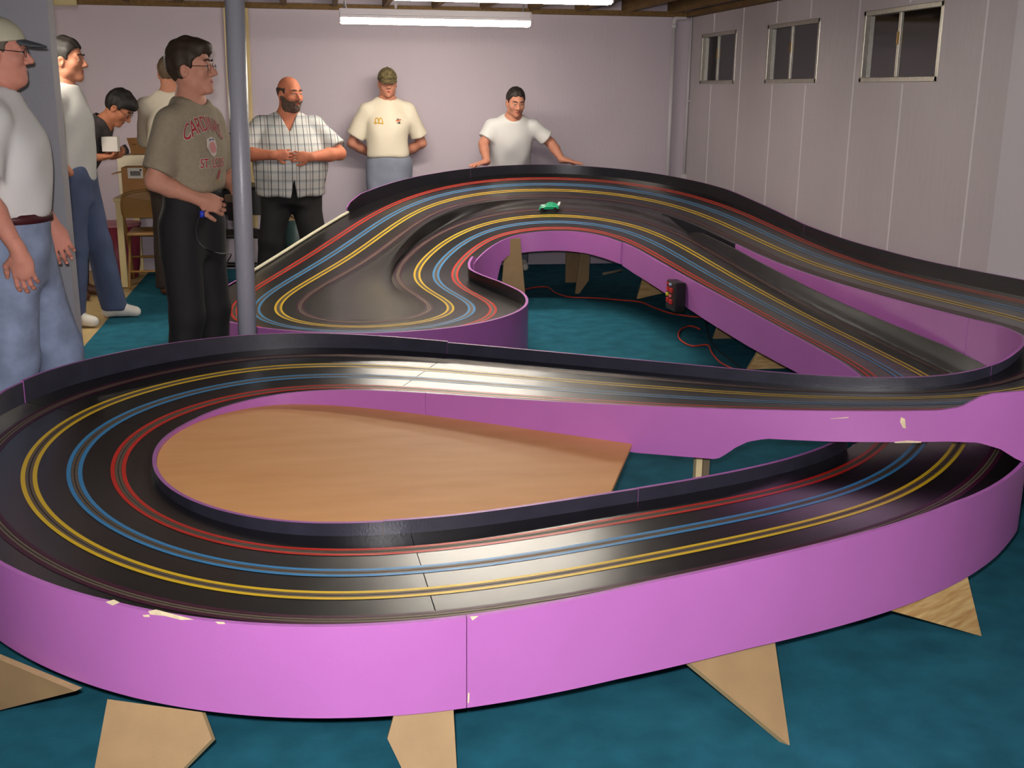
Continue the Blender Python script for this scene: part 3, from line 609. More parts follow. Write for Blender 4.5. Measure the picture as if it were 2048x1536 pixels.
# ------------------------------------------------------------------ people: smooth distance fields meshed with surface nets
def rcone(p, a, b, ra, rb):
    a = np.asarray(a, float); b = np.asarray(b, float); ba = b - a; pa = p - a
    h = np.clip(pa @ ba / (ba @ ba + 1e-12), 0, 1)
    return np.linalg.norm(pa - h[:, None] * ba, axis=1) - (ra + (rb - ra) * h)
def ell(p, c, r):
    q = p - np.asarray(c, float); r = np.asarray(r, float); k0 = np.linalg.norm(q / r, axis=1); k1 = np.linalg.norm(q / (r * r), axis=1) + 1e-9
    return k0 * (k0 - 1) / k1
def oell(p, c, A, r):                                   # oriented ellipsoid, rows of A are its axes
    return ell((p - np.asarray(c, float)) @ np.asarray(A).T, (0, 0, 0), r)
def smin(a, b, k):
    h = np.maximum(k - np.abs(a - b), 0) / k; return np.minimum(a, b) - h * h * k * 0.25
def smax(a, b, k): return -smin(-a, -b, k)
def snets(f, lo, hi, h):
    lo = np.asarray(lo, float); hi = np.asarray(hi, float); S = 4
    nc = np.maximum(1, np.ceil((hi - lo) / (h * S)).astype(int)); n = nc * S + 1
    g = [lo[i] + np.arange(nc[i] + 1) * h * S for i in range(3)]
    G = np.stack(np.meshgrid(*g, indexing='ij'), -1).reshape(-1, 3); fc = f(G).reshape(nc + 1)
    near = np.abs(fc) < h * S * 1.9
    cell = np.zeros(nc, bool)
    for dx in (0, 1):
        for dy in (0, 1):
            for dz in (0, 1): cell |= near[dx:nc[0] + dx, dy:nc[1] + dy, dz:nc[2] + dz]
    base = fc[:-1, :-1, :-1]
    V = np.ones(n); V[:-1, :-1, :-1] = np.repeat(np.repeat(np.repeat(base, S, 0), S, 1), S, 2)
    mk = np.zeros(n, bool); cm = np.repeat(np.repeat(np.repeat(cell, S, 0), S, 1), S, 2)
    for dx in (0, 1):
        for dy in (0, 1):
            for dz in (0, 1): mk[dx:n[0] - 1 + dx, dy:n[1] - 1 + dy, dz:n[2] - 1 + dz] |= cm
    I = np.argwhere(mk); V[mk] = f(lo + I * h)
    V[0] = V[-1] = 1; V[:, 0] = V[:, -1] = 1; V[:, :, 0] = V[:, :, -1] = 1
    s = V < 0
    cnt = np.zeros(n - 1, int)
    for dx in (0, 1):
        for dy in (0, 1):
            for dz in (0, 1): cnt += s[dx:n[0] - 1 + dx, dy:n[1] - 1 + dy, dz:n[2] - 1 + dz]
    C = np.argwhere((cnt > 0) & (cnt < 8))
    if len(C) == 0: return np.zeros((0, 3)), []
    idx = -np.ones(n - 1, int); idx[tuple(C.T)] = np.arange(len(C))
    acc = np.zeros((len(C), 3)); num = np.zeros(len(C))
    cor = [(a, b, c) for a in (0, 1) for b in (0, 1) for c in (0, 1)]
    for a in cor:
        for ax in range(3):
            if a[ax] == 0:
                b = list(a); b[ax] = 1
                va = V[C[:, 0] + a[0], C[:, 1] + a[1], C[:, 2] + a[2]]; vb = V[C[:, 0] + b[0], C[:, 1] + b[1], C[:, 2] + b[2]]
                m = (va < 0) != (vb < 0); t = np.where(m, va / (va - vb + 1e-12), 0)
                pt = C + np.array(a, float); pt[:, ax] += t
                acc += np.where(m[:, None], pt, 0); num += m
    P = lo + acc / num[:, None] * h
    F = []
    for ax in range(3):
        o1, o2 = [(1, 2), (2, 0), (0, 1)][ax]
        sl = [slice(1, -1)] * 3; sl[ax] = slice(0, -1); sh = [slice(1, -1)] * 3; sh[ax] = slice(1, None)
        A = s[tuple(sl)]; B = s[tuple(sh)]; E = np.argwhere(A != B)
        off = np.array([1, 1, 1]); off[ax] = 0; Ei = E + off
        d1 = np.zeros(3, int); d1[o1] = 1; d2 = np.zeros(3, int); d2[o2] = 1
        g_ = lambda q: idx[tuple(q.T)]
        q = np.stack([g_(Ei - d1 - d2), g_(Ei - d2), g_(Ei), g_(Ei - d1)], 1)
        ins = s[tuple(Ei.T)]
        q = np.where(ins[:, None], q, q[:, ::-1]); q = q[(q >= 0).all(1)]; F.append(q)
    return P, np.concatenate(F)
def rotx(a): c, s = math.cos(a), math.sin(a); return np.array([[1, 0, 0], [0, c, -s], [0, s, c]])
def rotz(a): c, s = math.cos(a), math.sin(a); return np.array([[c, -s, 0], [s, c, 0], [0, 0, 1]])

SKINS = {}
def skin(rgb):
    if rgb not in SKINS: SKINS[rgb] = (mat('skin_%d_%d' % rgb[:2], rgb, 0.62, noise=0.10, nscale=14, spec=0.3), mat('lips_%d_%d' % rgb[:2], tuple(int(v * f_) for v, f_ in zip(rgb, (.82, .62, .62))), 0.45))
    return SKINS[rgb]
EYEW = mat('eye_white', (168, 156, 148), 0.3); EYED = mat('eye_iris', (44, 32, 26), 0.15)
TOR = [(.78, .150, .100, -.005), (.90, .168, .118, -.01), (1.0, .160, .112, 0), (1.1, .150, .108, .006), (1.2, .160, .112, .006), (1.3, .172, .112, 0), (1.36, .150, .096, -.008), (1.42, .095, .072, -.012), (1.48, .055, .055, -.012)]
def person(spec):
    k = spec['h'] / 1.75; x, y = spec['pos']; fx, fy = spec['face']; rz = math.atan2(-fx, fy)
    e = empty('person', (x, y, 0), rz, spec['label'], 'person', None)
    lean = spec.get('lean', 0.0); side = spec.get('side', 0.0); drop = spec.get('drop', 0.0); PV = np.array([0, 0, .93])
    R = rotx(-lean); DR = np.array([0, 0, -drop])
    def up(p): return R @ (np.asarray(p, float) - PV) + PV + DR
    def down(P): return (P - DR - PV) @ R + PV
    tt = spec.get('torso', TOR); T = np.array(tt)
    def dense(A):
        zz = np.linspace(A[0, 0] - .15, A[-1, 0] + .1, 240); w_ = np.exp(-.5 * (np.arange(-40, 41) * (zz[1] - zz[0]) / .032) ** 2); w_ /= w_.sum()
        return np.c_[zz, *[np.convolve(np.pad(np.interp(zz, A[:, 0], A[:, c_]), 40, mode='edge'), w_, mode='valid') for c_ in (1, 2, 3)]]
    T = dense(T)
    def prof(P, add=(0, 0), z0=.78, z1=1.49, tab_=None):
        q = down(P); A = T if tab_ is None else tab_; z = q[:, 2]
        rx = np.interp(z, A[:, 0], A[:, 1]) + add[0]; ry = np.interp(z, A[:, 0], A[:, 2]) + add[1]; c_ = np.interp(z, A[:, 0], A[:, 3])
        d = (np.sqrt((q[:, 0] / rx) ** 2 + ((q[:, 1] - c_) / ry) ** 2) - 1) * np.minimum(rx, ry) * .9
        return smax(d, np.maximum(z0 - z, z - z1), .03)
    sw = spec.get('sw', .172)
    SH = {1: up((sw, -.012, 1.375)), -1: up((-sw, -.012, 1.375))}
    EL = {1: np.array(spec['elR'], float), -1: np.array(spec['elL'], float)}; WR = {1: np.array(spec['wrR'], float), -1: np.array(spec['wrL'], float)}
    af = spec.get('armf', 1.0)
    HIP = {s: np.array((s * .088, 0, .90)) + DR for s in (1, -1)}
    KN = {1: np.array(spec.get('knR', (.10, .02, .49))), -1: np.array(spec.get('knL', (-.10, .02, .49)))}
    AN = {1: np.array(spec.get('anR', (.11, -.02, .085))), -1: np.array(spec.get('anL', (-.11, -.02, .085)))}
    toe = spec.get('toe', {1: (.02, .13), -1: (-.02, .13)})
    hs = spec.get('hs', .92); yaw, pitch = math.radians(spec.get('yaw', 0)), math.radians(spec.get('pitch', 0))
    RH = rotz(yaw) @ rotx(-pitch - lean * spec.get('hl', .5))
    NB = up((0, -.018, 1.45)); HC = NB + RH @ np.array((0, .030, .150 * hs + .012))
    hq = lambda P: (P - HC) @ RH / hs
    nr = spec.get('neck', .056)
    def neck(P): return rcone(P, NB - (0, 0, .05), HC + RH @ np.array((0, -.02, -.03)) * hs, nr * 1.08, nr * .96)
    def head(P):
        q = hq(P)
        d = ell(q, (0, -.014, .030), (.077, .097, .093)); d = smin(d, ell(q, (0, .022, -.038), (.062, .069, .080)), .03)
        d = smin(d, np.linalg.norm(q - (0, .070, -.098), axis=1) - .024, .03)
        qa = q.copy(); qa[:, 0] = np.abs(qa[:, 0])
        d = smin(d, np.linalg.norm(qa - (.046, .012, -.072), axis=1) - .022, .03)
        d = smin(d, np.linalg.norm(qa - (.044, .058, -.022), axis=1) - .024, .025)
        d = smin(d, rcone(qa, (-.01, .084, .027), (.042, .070, .027), .012, .010), .016)
        d = smax(d, -(np.linalg.norm(qa - (.031, .104, .007), axis=1) - .019), .012)
        d = smin(d, rcone(q, (0, .086, .014), (0, .112, -.026), .008, .0125), .012)
        d = smin(d, np.linalg.norm(qa - (.0115, .098, -.033), axis=1) - .0085, .008)
        d = smin(d, rcone(qa, (.0, .090, -.058), (.021, .084, -.060), .0075, .004), .006); d = smin(d, rcone(qa, (.0, .088, -.071), (.017, .083, -.070), .0078, .005), .006)
        d = smin(d, rcone(qa, (.018, .0885, .0155), (.043, .082, .0135), .0058, .0055), .006); d = smin(d, rcone(qa, (.020, .087, -.003), (.041, .081, -.003), .0045, .0045), .006)
        ear = ell(qa, (.079, -.010, -.010), (.009, .021, .033)); ear = smax(ear, -(np.linalg.norm(qa - (.090, -.004, -.008), axis=1) - .012), .006)
        d = smin(d, ear, .008)
        if spec.get('jowl'): d = smin(d, ell(q, (0, .020, -.095), (.062, .062, .045)), .03)
        return smin(d * hs, neck(P), .03)
    def arm(P, s, add=0.0):
        d = rcone(P, SH[s], EL[s], .053 * af + add, .040 * af + add)
        fm = EL[s] + (WR[s] - EL[s]) * .35
        d = smin(d, rcone(P, EL[s], fm, .040 * af + add, .041 * af + add), .02); return smin(d, rcone(P, fm, WR[s], .041 * af + add, .026 * af + add), .02)
    def hand_prims(s):
        d_ = np.array(spec['hdR'] if s > 0 else spec['hdL'], float); d_ /= np.linalg.norm(d_); n_ = np.array(spec['hnR'] if s > 0 else spec['hnL'], float); n_ -= d_ * (n_ @ d_); n_ /= np.linalg.norm(n_)
        l_ = np.cross(n_, d_)
        th = spec.get('thR' if s > 0 else 'thL', s)
        l_ = l_ * th * 1.0
        W = WR[s]; curl = spec.get('clR' if s > 0 else 'clL', 35); fan = spec.get('fan', 0.12); pr = []
        for j, (o_, L3, b_) in enumerate(((.031, (.040, .024, .020), .086), (.0105, (.044, .028, .021), .090), (-.0105, (.041, .026, .020), .087), (-.030, (.032, .020, .018), .078))):
            p = W + d_ * b_ + l_ * o_; dd_ = d_ + l_ * o_ * fan * 20; dd_ /= np.linalg.norm(dd_); r = .0092 if j < 3 else .0082; ang = 0
            for m_, L in enumerate(L3):
                ang += math.radians(curl * (0.8 + .25 * m_ + .06 * j)); v = dd_ * math.cos(ang) + n_ * math.sin(ang); q = p + v * L
                pr.append((p, q, r, r * .9)); p = q; r *= .92
        b = W + d_ * .03 + l_ * .030; t1 = d_ * .6 + l_ * .75 + n_ * .35; t1 /= np.linalg.norm(t1); t2 = d_ * .9 + l_ * .25 + n_ * .55; t2 /= np.linalg.norm(t2)
        pr.append((b, b + t1 * .036, .0135, .0115)); pr.append((b + t1 * .036, b + t1 * .036 + t2 * .030, .0112, .0098)); pr.append((b + t1 * .036 + t2 * .030, b + t1 * .036 + t2 * .052, .0098, .0085))
        A = np.array([d_, l_, n_])
        def f(P):
            d = oell(P, W + d_ * .052, A, (.056, .043, .0185)); d = smin(d, rcone(P, W - d_ * .01, W + d_ * .03, .025 * af, .024), .02)
            for a_, b2, r1, r2 in pr: d = smin(d, rcone(P, a_, b2, r1, r2), .0055)
            return smin(d, arm(P, s), .012)
        return f, W + d_ * .075
    ar = lambda P: np.minimum(arm(P, 1), arm(P, -1))
    def limb(P):
        d = prof(P, (-.014, -.014)); d = smin(d, neck(P), .05)
        for s in (1, -1):
            d = smin(d, rcone(P, up((s * .04, -.012, 1.435)), SH[s], .038, .046 * af), .05); d = smin(d, arm(P, s), .03)
            dl = smin(rcone(P, HIP[s], KN[s], .082, .055), rcone(P, KN[s], AN[s], .055, .038), .03); d = smin(d, dl, .04)
        return d
    Vs = []; Fs = []; n0 = 0; mi = []
    def addm(Pv, Fv, m=None):
        nonlocal n0
        Vs.append(Pv * k); Fs.append(np.asarray(Fv) + n0); n0 += len(Pv); mi.append(np.zeros(len(Fv), int) if m is None else m)
    allp = np.array([SH[1], SH[-1], EL[1], EL[-1], WR[1], WR[-1], KN[1], KN[-1], AN[1], AN[-1], NB, HC])
    lo, hi = allp.min(0) - .2, allp.max(0) + .2; lo[2] = .03
    Pv, Fv = snets(limb, lo, (hi[0], hi[1], HC[2]), .013); addm(Pv, Fv)
    Pv, Fv = snets(head, HC - np.array((.13, .14, .17)) * 1.12, HC + np.array((.13, .16, .15)) * 1.12, spec.get('res', .0046))
    q = hq(Pv); lip = (np.abs(q[:, 0]) < .024 - 1.1 * np.abs(q[:, 2] + .0645)) & (q[:, 1] > .080) & (np.abs(q[:, 2] + .0645) < .0125)
    addm(Pv, Fv, lip[np.asarray(Fv)].all(1).astype(int))
    for s in (1, -1):
        if spec.get('hideR' if s > 0 else 'hideL'): continue
        f_, c_ = hand_prims(s); Pv, Fv = snets(f_, c_ - .125, c_ + .125, .0042); 
        if len(Pv): addm(Pv, Fv)
    sk = skin(spec['skin'])
    body = mesh('body', np.concatenate(Vs), np.concatenate(Fs), list(sk), e, world=False, smooth=True, midx=np.concatenate(mi))
    mk_ = lambda name, f, lo_, hi_, h_, m_, par=None: (lambda PF: mesh(name, PF[0] * k, PF[1], m_, par or e, world=False, smooth=True))(snets(f, lo_, hi_, h_))
    H2 = lambda c: HC + RH @ np.array(c, float) * hs
    # eyes, brows
    if not spec.get('noface'):
        eyo = eyl = None
        for s in (1, -1):
            for nm, c_, r_, m_ in (('eye', (s * .031, .0795, .006), .0112, EYEW), ('iris', (s * .0315 + spec.get('gaze', 0) * .004, .0862, .006), .0058, EYED)):
                bm = bmesh.new(); bmesh.ops.create_uvsphere(bm, u_segments=12, v_segments=8, radius=r_ * hs * k); me = bpy.data.meshes.new(nm); bm.to_mesh(me); bm.free()
                me.materials.append(m_); o = bpy.data.objects.new(nm, me); COL.objects.link(o); o.parent = e if nm == 'eye' else eyo; o.location = H2(c_) * k - (0 if nm == 'eye' else eyl); eyo, eyl = (o, H2(c_) * k) if nm == 'eye' else (eyo, eyl); me.polygons.foreach_set('use_smooth', np.ones(len(me.polygons), bool))
            bw_ = [H2(c) * k for c in ((s * .014, .0965, .031), (s * .030, .0930, .036), (s * .048, .078, .031))]
            V, F = tubev(crv(bw_, 4), .0042 * hs * k, 6); mesh('eyebrow', V, F, mat('hair_%d_%d_%d' % spec['hair'], spec['hair'], 0.65), e, world=False, smooth=True)
    hm = mat('hair_%d_%d_%d' % spec['hair'], spec['hair'], 0.6, noise=0.4, nscale=60, bump=0.6, bscale=120)
    # hair
    st = spec.get('hairstyle', 'short')
    if st:
        hb_ = spec.get('hairthick', .014); fl_ = spec.get('fringe', .058)
        def hairf(P):
            q = hq(P); q2 = q.copy(); wv = .0022 * np.sin(160 * q[:, 0] + 30 * q[:, 1]) * np.sin(38 * q[:, 1] + 60 * q[:, 2]) + .002 * np.sin(95 * q[:, 1] + 20 * q[:, 0])
            d = ell(q, (0, -.014, .030 + hb_ * .3), (.077 + hb_ * .8, .097 + hb_, .093 + hb_ * 1.1)) + wv
            ax_ = np.abs(q[:, 0]); zf = fl_ + .016 - 5.0 * q[:, 0] ** 2 + .0035 * np.sin(150 * q[:, 0] + 1.3) + .002 * np.sin(310 * q[:, 0])
            ys_ = np.interp(q[:, 2], [-.06, -.035, -.02, .01, .04, .07], [-.03, .0, .022, .026, .040, .055]) + .003 * np.sin(170 * q[:, 2])
            d = smax(d, -np.maximum(q[:, 2] - zf, ys_ - q[:, 1]), .006)
            d = smax(d, -(q[:, 2] + .066 + .004 * np.sin(120 * q[:, 0])), .010)
            qa = np.abs(q[:, 0]); d = smax(d, -(np.linalg.norm(np.c_[qa - .085, q[:, 1] + .006, q[:, 2] + .016], axis=1) - .03), .008)
            if st == 'ring': d = smax(d, np.maximum(q[:, 2] - .045, q[:, 1] - .035), .015)
            if st == 'tuft': d = smin(d, ell(q, (.0, .070, .098), (.052, .036, .024)), .03)
            if st == 'long': d = smin(d, ell(q, (0, .045, .085), (.07, .06, .04)), .03)
            return d * hs
        mk_('hair', hairf, HC - .17 * hs, HC + .18 * hs, .0055, hm)
    if spec.get('beard'):
        def bf(P):
            q = hq(P); d = head(P) / hs - .007 - .002 * np.sin(160 * q[:, 0]) * np.sin(150 * q[:, 2])
            top = q[:, 2] - np.interp(q[:, 1], [-.01, .01, .05, .07, .085, .12], [.0, -.012, -.040, -.046, -.0445, -.0445])
            d = smax(d, np.maximum(top, -(q[:, 1] + .002)), .007); d = smax(d, -.135 - q[:, 2], .01)
            mouth = ell(q, (0, .098, -.064), (.024, .03, .0085)); d = smax(d, -mouth, .005); return d * hs
        mk_('beard', bf, HC - .17 * hs, HC + .18 * hs, .005, mat('beard_hair', spec['beard'], 0.8, noise=0.5, nscale=70, bump=0.8, bscale=160))
    if spec.get('cap'):
        cm, bmx = spec['cap']
        def domef(P):
            q = hq(P); d = ell(q, (0, -.012, .038), (.089, .109, .100)); d = smax(d, -(q[:, 2] - .036 - .16 * q[:, 1]), .006); return d * hs
        cp_ = mk_('cap_crown', domef, HC - .17 * hs, HC + .18 * hs, .005, cm)
        def brimf(P):
            q = hq(P); q = q.copy(); q[:, 2] += 3.2 * q[:, 0] ** 2 + spec.get('brimt', .22) * (q[:, 1] - .08); d = ell(q, (0, .092, .053), (.078, .088, .0055)); return smax(d, -(q[:, 1] - .07), .004) * hs
        mk_('cap_brim', brimf, HC - .2 * hs, HC + .22 * hs, .0042, bmx, cp_)
        bt_ = H2((0, -.012, .139)) * k; V, F = tubev([bt_ - (0, 0, .004), bt_ + (0, 0, .004)], .007 * k, 10); mesh('cap_button', V, F, cm, cp_, world=False)
    if spec.get('glasses'):
        gm = mat('glasses_wire', spec['glasses'], 0.3, metal=0.6); mb = MB()
        for s in (1, -1):
            rr = [H2((s * .033 + .023 * math.cos(a_), .101 - .004 * abs(math.cos(a_)), .003 + .019 * math.sin(a_))) * k for a_ in np.linspace(0, 2 * math.pi, 20)]
            mb.add(*tubev(rr, .0014, 5, cap=False)); mb.add(*tubev([H2(c) * k for c in ((s * .056, .097, .006), (s * .080, .05, .008), (s * .084, -.01, .010), (s * .082, -.025, -.008))], .0014, 5))
        mb.add(*tubev([H2(c) * k for c in ((-.010, .103, .006), (0, .106, .009), (.010, .103, .006))], .0014, 5)); mb.build('glasses', gm, e, world=False)
    # shirt
    sm = spec['shirt']; hem = spec['hem']; sl = spec.get('sleeve', .62); lo_s = spec.get('loose', .018)
    TS = T.copy(); chest = T[T[:, 0] >= 1.15][:, 1].max()
    if not spec.get('tucked'):
        low = TS[:, 0] < 1.25; TS[low, 1] = np.maximum(TS[low, 1], chest * .93); TS[low, 2] = np.maximum(TS[low, 2], T[T[:, 0] >= 1.15][:, 2].max() * .98)
        TS = dense(np.vstack([[hem - .12, TS[0, 1], TS[0, 2], TS[0, 3]], TS[TS[:, 0] > hem - .1]]))
    ph = spec.get('seed', 0)
    def folds(P):
        return .0042 * np.sin(26 * P[:, 0] + 10 * P[:, 2] + ph) * np.sin(17 * P[:, 2] - 12 * P[:, 1] + 2 * ph) + .0035 * np.sin(9 * P[:, 2] + 31 * P[:, 1] + ph) * np.cos(21 * P[:, 0] - 4 * P[:, 2])
    def shirtf(P):
        d = prof(P, (lo_s, lo_s), z0=hem, z1=1.475, tab_=TS)
        for s in (1, -1):
            d = smin(d, rcone(P, up((s * .045, -.012, 1.430)), SH[s], .046, .054 * max(1, af * .95)), .05)
            ed = EL[s] - SH[s]; en = SH[s] + ed * sl; L = np.linalg.norm(ed); sv = rcone(P, SH[s], SH[s] + ed, .052 * af + .008, .054 * af + spec.get('slw', .014)); sv = smax(sv, (P - en) @ (ed / L), .008)
            if sl > 1: sv = smin(sv, smax(rcone(P, EL[s], WR[s], .055 * af, .042 * af), (P - (WR[s] - (WR[s] - EL[s]) * .12)) @ ((WR[s] - EL[s]) / np.linalg.norm(WR[s] - EL[s])), .008), .02)
            d = smin(d, sv, .035)
        d = d + folds(P)
        cl = rcone(P, NB + R @ np.array((0, .012, .005)), NB + R @ np.array((0, .02, .12)), nr + spec.get('collar', .006), nr + .025)
        d = smax(d, -cl, .008)
        if spec.get('vneck'):
            q = down(P); d = smax(d, -(np.maximum(np.abs(q[:, 0]) * 1.0 - (q[:, 2] - 1.33) * .5, .02 - q[:, 1])), .006)
        if spec.get('split'):
            q = down(P); d = smax(d, -(np.maximum(np.abs(q[:, 0] + .01) - (spec['split'] - q[:, 2]) * .16, .02 - q[:, 1])), .004)
        return d
    lo2 = np.array([min(SH[-1][0], EL[-1][0], -.42) - .12, min(SH[1][1], EL[1][1], EL[-1][1], -.25) - .14, 0]); hi2 = np.array([max(SH[1][0], EL[1][0], .42) + .12, max(SH[1][1], EL[1][1], EL[-1][1], .42) + .14, up((0, 0, 1.5))[2] + .06])
    if sl > 1: hi2[1] = max(hi2[1], WR[1][1] + .1, WR[-1][1] + .1)
    lo2[2] = min(hem - drop, min(EL[1][2], EL[-1][2]) if sl > .9 else 9) - .12
    so = mk_('shirt', shirtf, lo2, hi2, .0085, sm)
    # trousers
    pm = spec['pants']; wz = spec.get('waist', 1.0); lw = spec.get('legw', 1.0)
    def pantf(P):
        d = prof(P, (.010, .010), z0=.76, z1=wz)
        for s in (1, -1):
            l_ = smin(rcone(P, HIP[s], KN[s], .098 * lw, .078 * lw), rcone(P, KN[s], AN[s] + (0, 0, -.02), .078 * lw, .074 * lw), .03); l_ = smax(l_, .05 - P[:, 2], .01); d = smin(d, l_, .05)
        return d + folds(P * (1, 1, .6)) * 1.1
    mn = np.minimum(np.minimum(KN[1], KN[-1]), np.minimum(AN[1], AN[-1])) - .18; mx = np.maximum(np.maximum(KN[1], KN[-1]), np.maximum(AN[1], AN[-1])) + .18
    bx_ = T[T[:, 0] < 1.05][:, 1].max() + .06; by_ = T[T[:, 0] < 1.05][:, 2].max() + .12
    mk_('trousers', pantf, (min(mn[0], -bx_), min(mn[1], -by_), .02), (max(mx[0], bx_), max(mx[1], by_ + .1), wz - drop + .04), .010, pm)
    if spec.get('belt'):
        zz = wz - .012; a_ = np.linspace(0, 2 * math.pi, 48, endpoint=False); rx = np.interp(zz, T[:, 0], T[:, 1]) + .017; ry = np.interp(zz, T[:, 0], T[:, 2]) + .017; c_ = np.interp(zz, T[:, 0], T[:, 3])
        V = []; F = []
        for dz, dr in ((-.017, 0), (.017, 0), (.017, -.012), (-.017, -.012)): V += [((rx + dr) * math.cos(t) * k, ((ry + dr) * math.sin(t) + c_) * k, (zz + dz) * k) for t in a_]
        for r_ in range(4): F += [(r_ * 48 + i, r_ * 48 + (i + 1) % 48, ((r_ + 1) % 4) * 48 + (i + 1) % 48, ((r_ + 1) % 4) * 48 + i) for i in range(48)]
        mesh('belt', V, F, spec['belt'], e, world=False, smooth=True)
    # shoes
    for s in (1, -1):
        a_ = AN[s]; tx, tyy = toe[s]
        def shoe(P, a_=a_, tx=tx, tyy=tyy):
            g0 = a_[2] - .085; h1 = np.array((a_[0], a_[1] - .035, g0 + .042)); t1 = np.array((a_[0] + tx, a_[1] + tyy, g0 + .032)); m1 = (h1 * .55 + t1 * .45) + (0, 0, .014)
            d = smin(rcone(P, h1, m1, .040, .042), rcone(P, m1, t1, .042, .036), .03); d = smin(d, rcone(P, h1, h1 + (0, .02, .05), .036, .034), .03); return smax(d, g0 + .002 - P[:, 2], .006)
        so_ = mk_('shoe', shoe, a_ - (.16, .16, .1), a_ + (.16, .26, .1), .008, spec['shoe'])
    return e, k, shirtf, lo2, hi2

def decal(txt, size, x0, z0, e, k, f, m, name, warp=None, offset=0.0, lift=.0035, bold=0.0, align='CENTER', sx=1.0, poly=None, side=0.0):
    """flat print laid on the front of a shirt (normalised shirt coordinates x, z)"""
    if poly is None:
        cu = bpy.data.curves.new('txt', 'FONT'); cu.body = txt; cu.size = size; cu.align_x = align; cu.offset = offset; cu.resolution_u = 3
        ob = bpy.data.objects.new('txt', cu); COL.objects.link(ob); dg = bpy.context.evaluated_depsgraph_get(); dg.update()
        me0 = bpy.data.meshes.new_from_object(ob.evaluated_get(dg)); V = np.array([v.co[:] for v in me0.vertices]); F = [tuple(p.vertices) for p in me0.polygons]
        bpy.data.objects.remove(ob, do_unlink=True); bpy.data.curves.remove(cu); bpy.data.meshes.remove(me0)
        V[:, 0] *= -sx; F = [f_[::-1] for f_ in F]
    else:
        V = np.array([(p[0], p[1], 0) for p in poly], float); F = [tuple(range(len(V)))]
    if warp is not None: V = warp(V)
    X = V[:, 0] + x0; Zv = V[:, 1] + z0
    ysamp = np.linspace(.55, -.1, 131); best = np.full(len(X), -.1); done = np.zeros(len(X), bool); prev = None
    for yv in ysamp:
        d = f(np.c_[X, np.full(len(X), yv), Zv])
        hit = (d < 0) & ~done
        if hit.any():
            if prev is not None: t_ = prev[hit] / (prev[hit] - d[hit] + 1e-9); best[hit] = (yv + .005) - .005 * t_
            else: best[hit] = yv
            done |= hit
        prev = d
    P = np.c_[X, best + lift, Zv] * k
    return mesh(name, P, F, m, e, world=False)

# ------------------------------------------------------------------ the eight men
def at_px(px, Y): return aty(px, 400, Y)[0]
WHITE_T = mat('white_cotton', (214, 214, 212), 0.85, bump=0.15, bscale=240); CREAM_T = mat('cream_cotton', (222, 212, 190), 0.85, bump=0.15, bscale=240); GREY_T = mat('pale_grey_cotton', (196, 196, 192), 0.85, bump=0.15, bscale=240)
TAUPE = mat('taupe_cotton', (150, 138, 116), 0.9, noise=0.1, nscale=60, bump=0.15, bscale=240); DARKT = mat('charcoal_shirt', (58, 54, 54), 0.85); OFFW = mat('off_white_shirt', (216, 206, 186), 0.85)
LJEAN = mat('light_blue_denim', (136, 150, 178), 0.85, noise=0.30, nscale=11, bump=0.2, bscale=300); DJEAN = mat('blue_denim', (70, 82, 112), 0.85, noise=0.25, nscale=6, bump=0.2, bscale=300); GJEAN = mat('grey_blue_denim', (128, 134, 150), 0.85, noise=0.2, nscale=7, bump=0.2, bscale=300)
BLKP = mat('black_trousers', (24, 23, 24), 0.8); BRNP = mat('dark_brown_trousers', (44, 32, 26), 0.85); NAVYP = mat('navy_trousers', (34, 36, 50), 0.85)
WSHOE = mat('white_sneaker', (220, 216, 206), 0.5); BSHOE = mat('brown_shoe', (84, 50, 30), 0.5); KSHOE = mat('black_shoe', (20, 20, 20), 0.5)
BEIGECAP = mat('beige_cap', (188, 184, 160), 0.85); SLATE = mat('slate_brim', (84, 88, 96), 0.8)
CAMO = mat('camouflage', (132, 112, 74), 0.9, noise=0.7, nscale=42, rgb2=(40, 48, 30)); MAROONB = mat('maroon_belt', (70, 26, 32), 0.5)
# plaid
PLAID = bpy.data.materials.new('plaid_cotton'); PLAID.use_nodes = True; nt = PLAID.node_tree; bs = nt.nodes['Principled BSDF']; bs.inputs['Roughness'].default_value = 0.85
tc = nt.nodes.new('ShaderNodeTexCoord'); sp_ = nt.nodes.new('ShaderNodeSeparateXYZ'); nt.links.new(tc.outputs['Object'], sp_.inputs[0])
def lines(sock, period, width, ph=0.0):
    a = nt.nodes.new('ShaderNodeMath'); a.operation = 'MULTIPLY_ADD'; a.inputs[1].default_value = 1 / period; a.inputs[2].default_value = ph + 50; nt.links.new(sock, a.inputs[0])
    b = nt.nodes.new('ShaderNodeMath'); b.operation = 'FRACT'; nt.links.new(a.outputs[0], b.inputs[0]); c = nt.nodes.new('ShaderNodeMath'); c.operation = 'LESS_THAN'; c.inputs[1].default_value = width; nt.links.new(b.outputs[0], c.inputs[0]); return c.outputs[0]
def mixc(fac, c1, c2):
    m = nt.nodes.new('ShaderNodeMix'); m.data_type = 'RGBA'; nt.links.new(fac, m.inputs[0]) if not isinstance(fac, float) else None
    for s_, c in ((6, c1), (7, c2)):
        if isinstance(c, tuple): m.inputs[s_].default_value = c + (1,)
        else: nt.links.new(c, m.inputs[s_])
    return m.outputs[2]
c0 = mixc(lines(sp_.outputs[2], .062, .34, .2), lin((188, 188, 184)), lin((164, 172, 176)))
c0 = mixc(lines(sp_.outputs[2], .062, .06), c0, lin((150, 128, 120))); c0 = mixc(lines(sp_.outputs[0], .048, .10), c0, lin((50, 46, 48))); c0 = mixc(lines(sp_.outputs[0], .096, .05, .3), c0, lin((140, 130, 124)))
nt.links.new(c0, bs.inputs['Base Color'])
FACE = (196, 140, 118)
dn = (0, 0.1, -1)
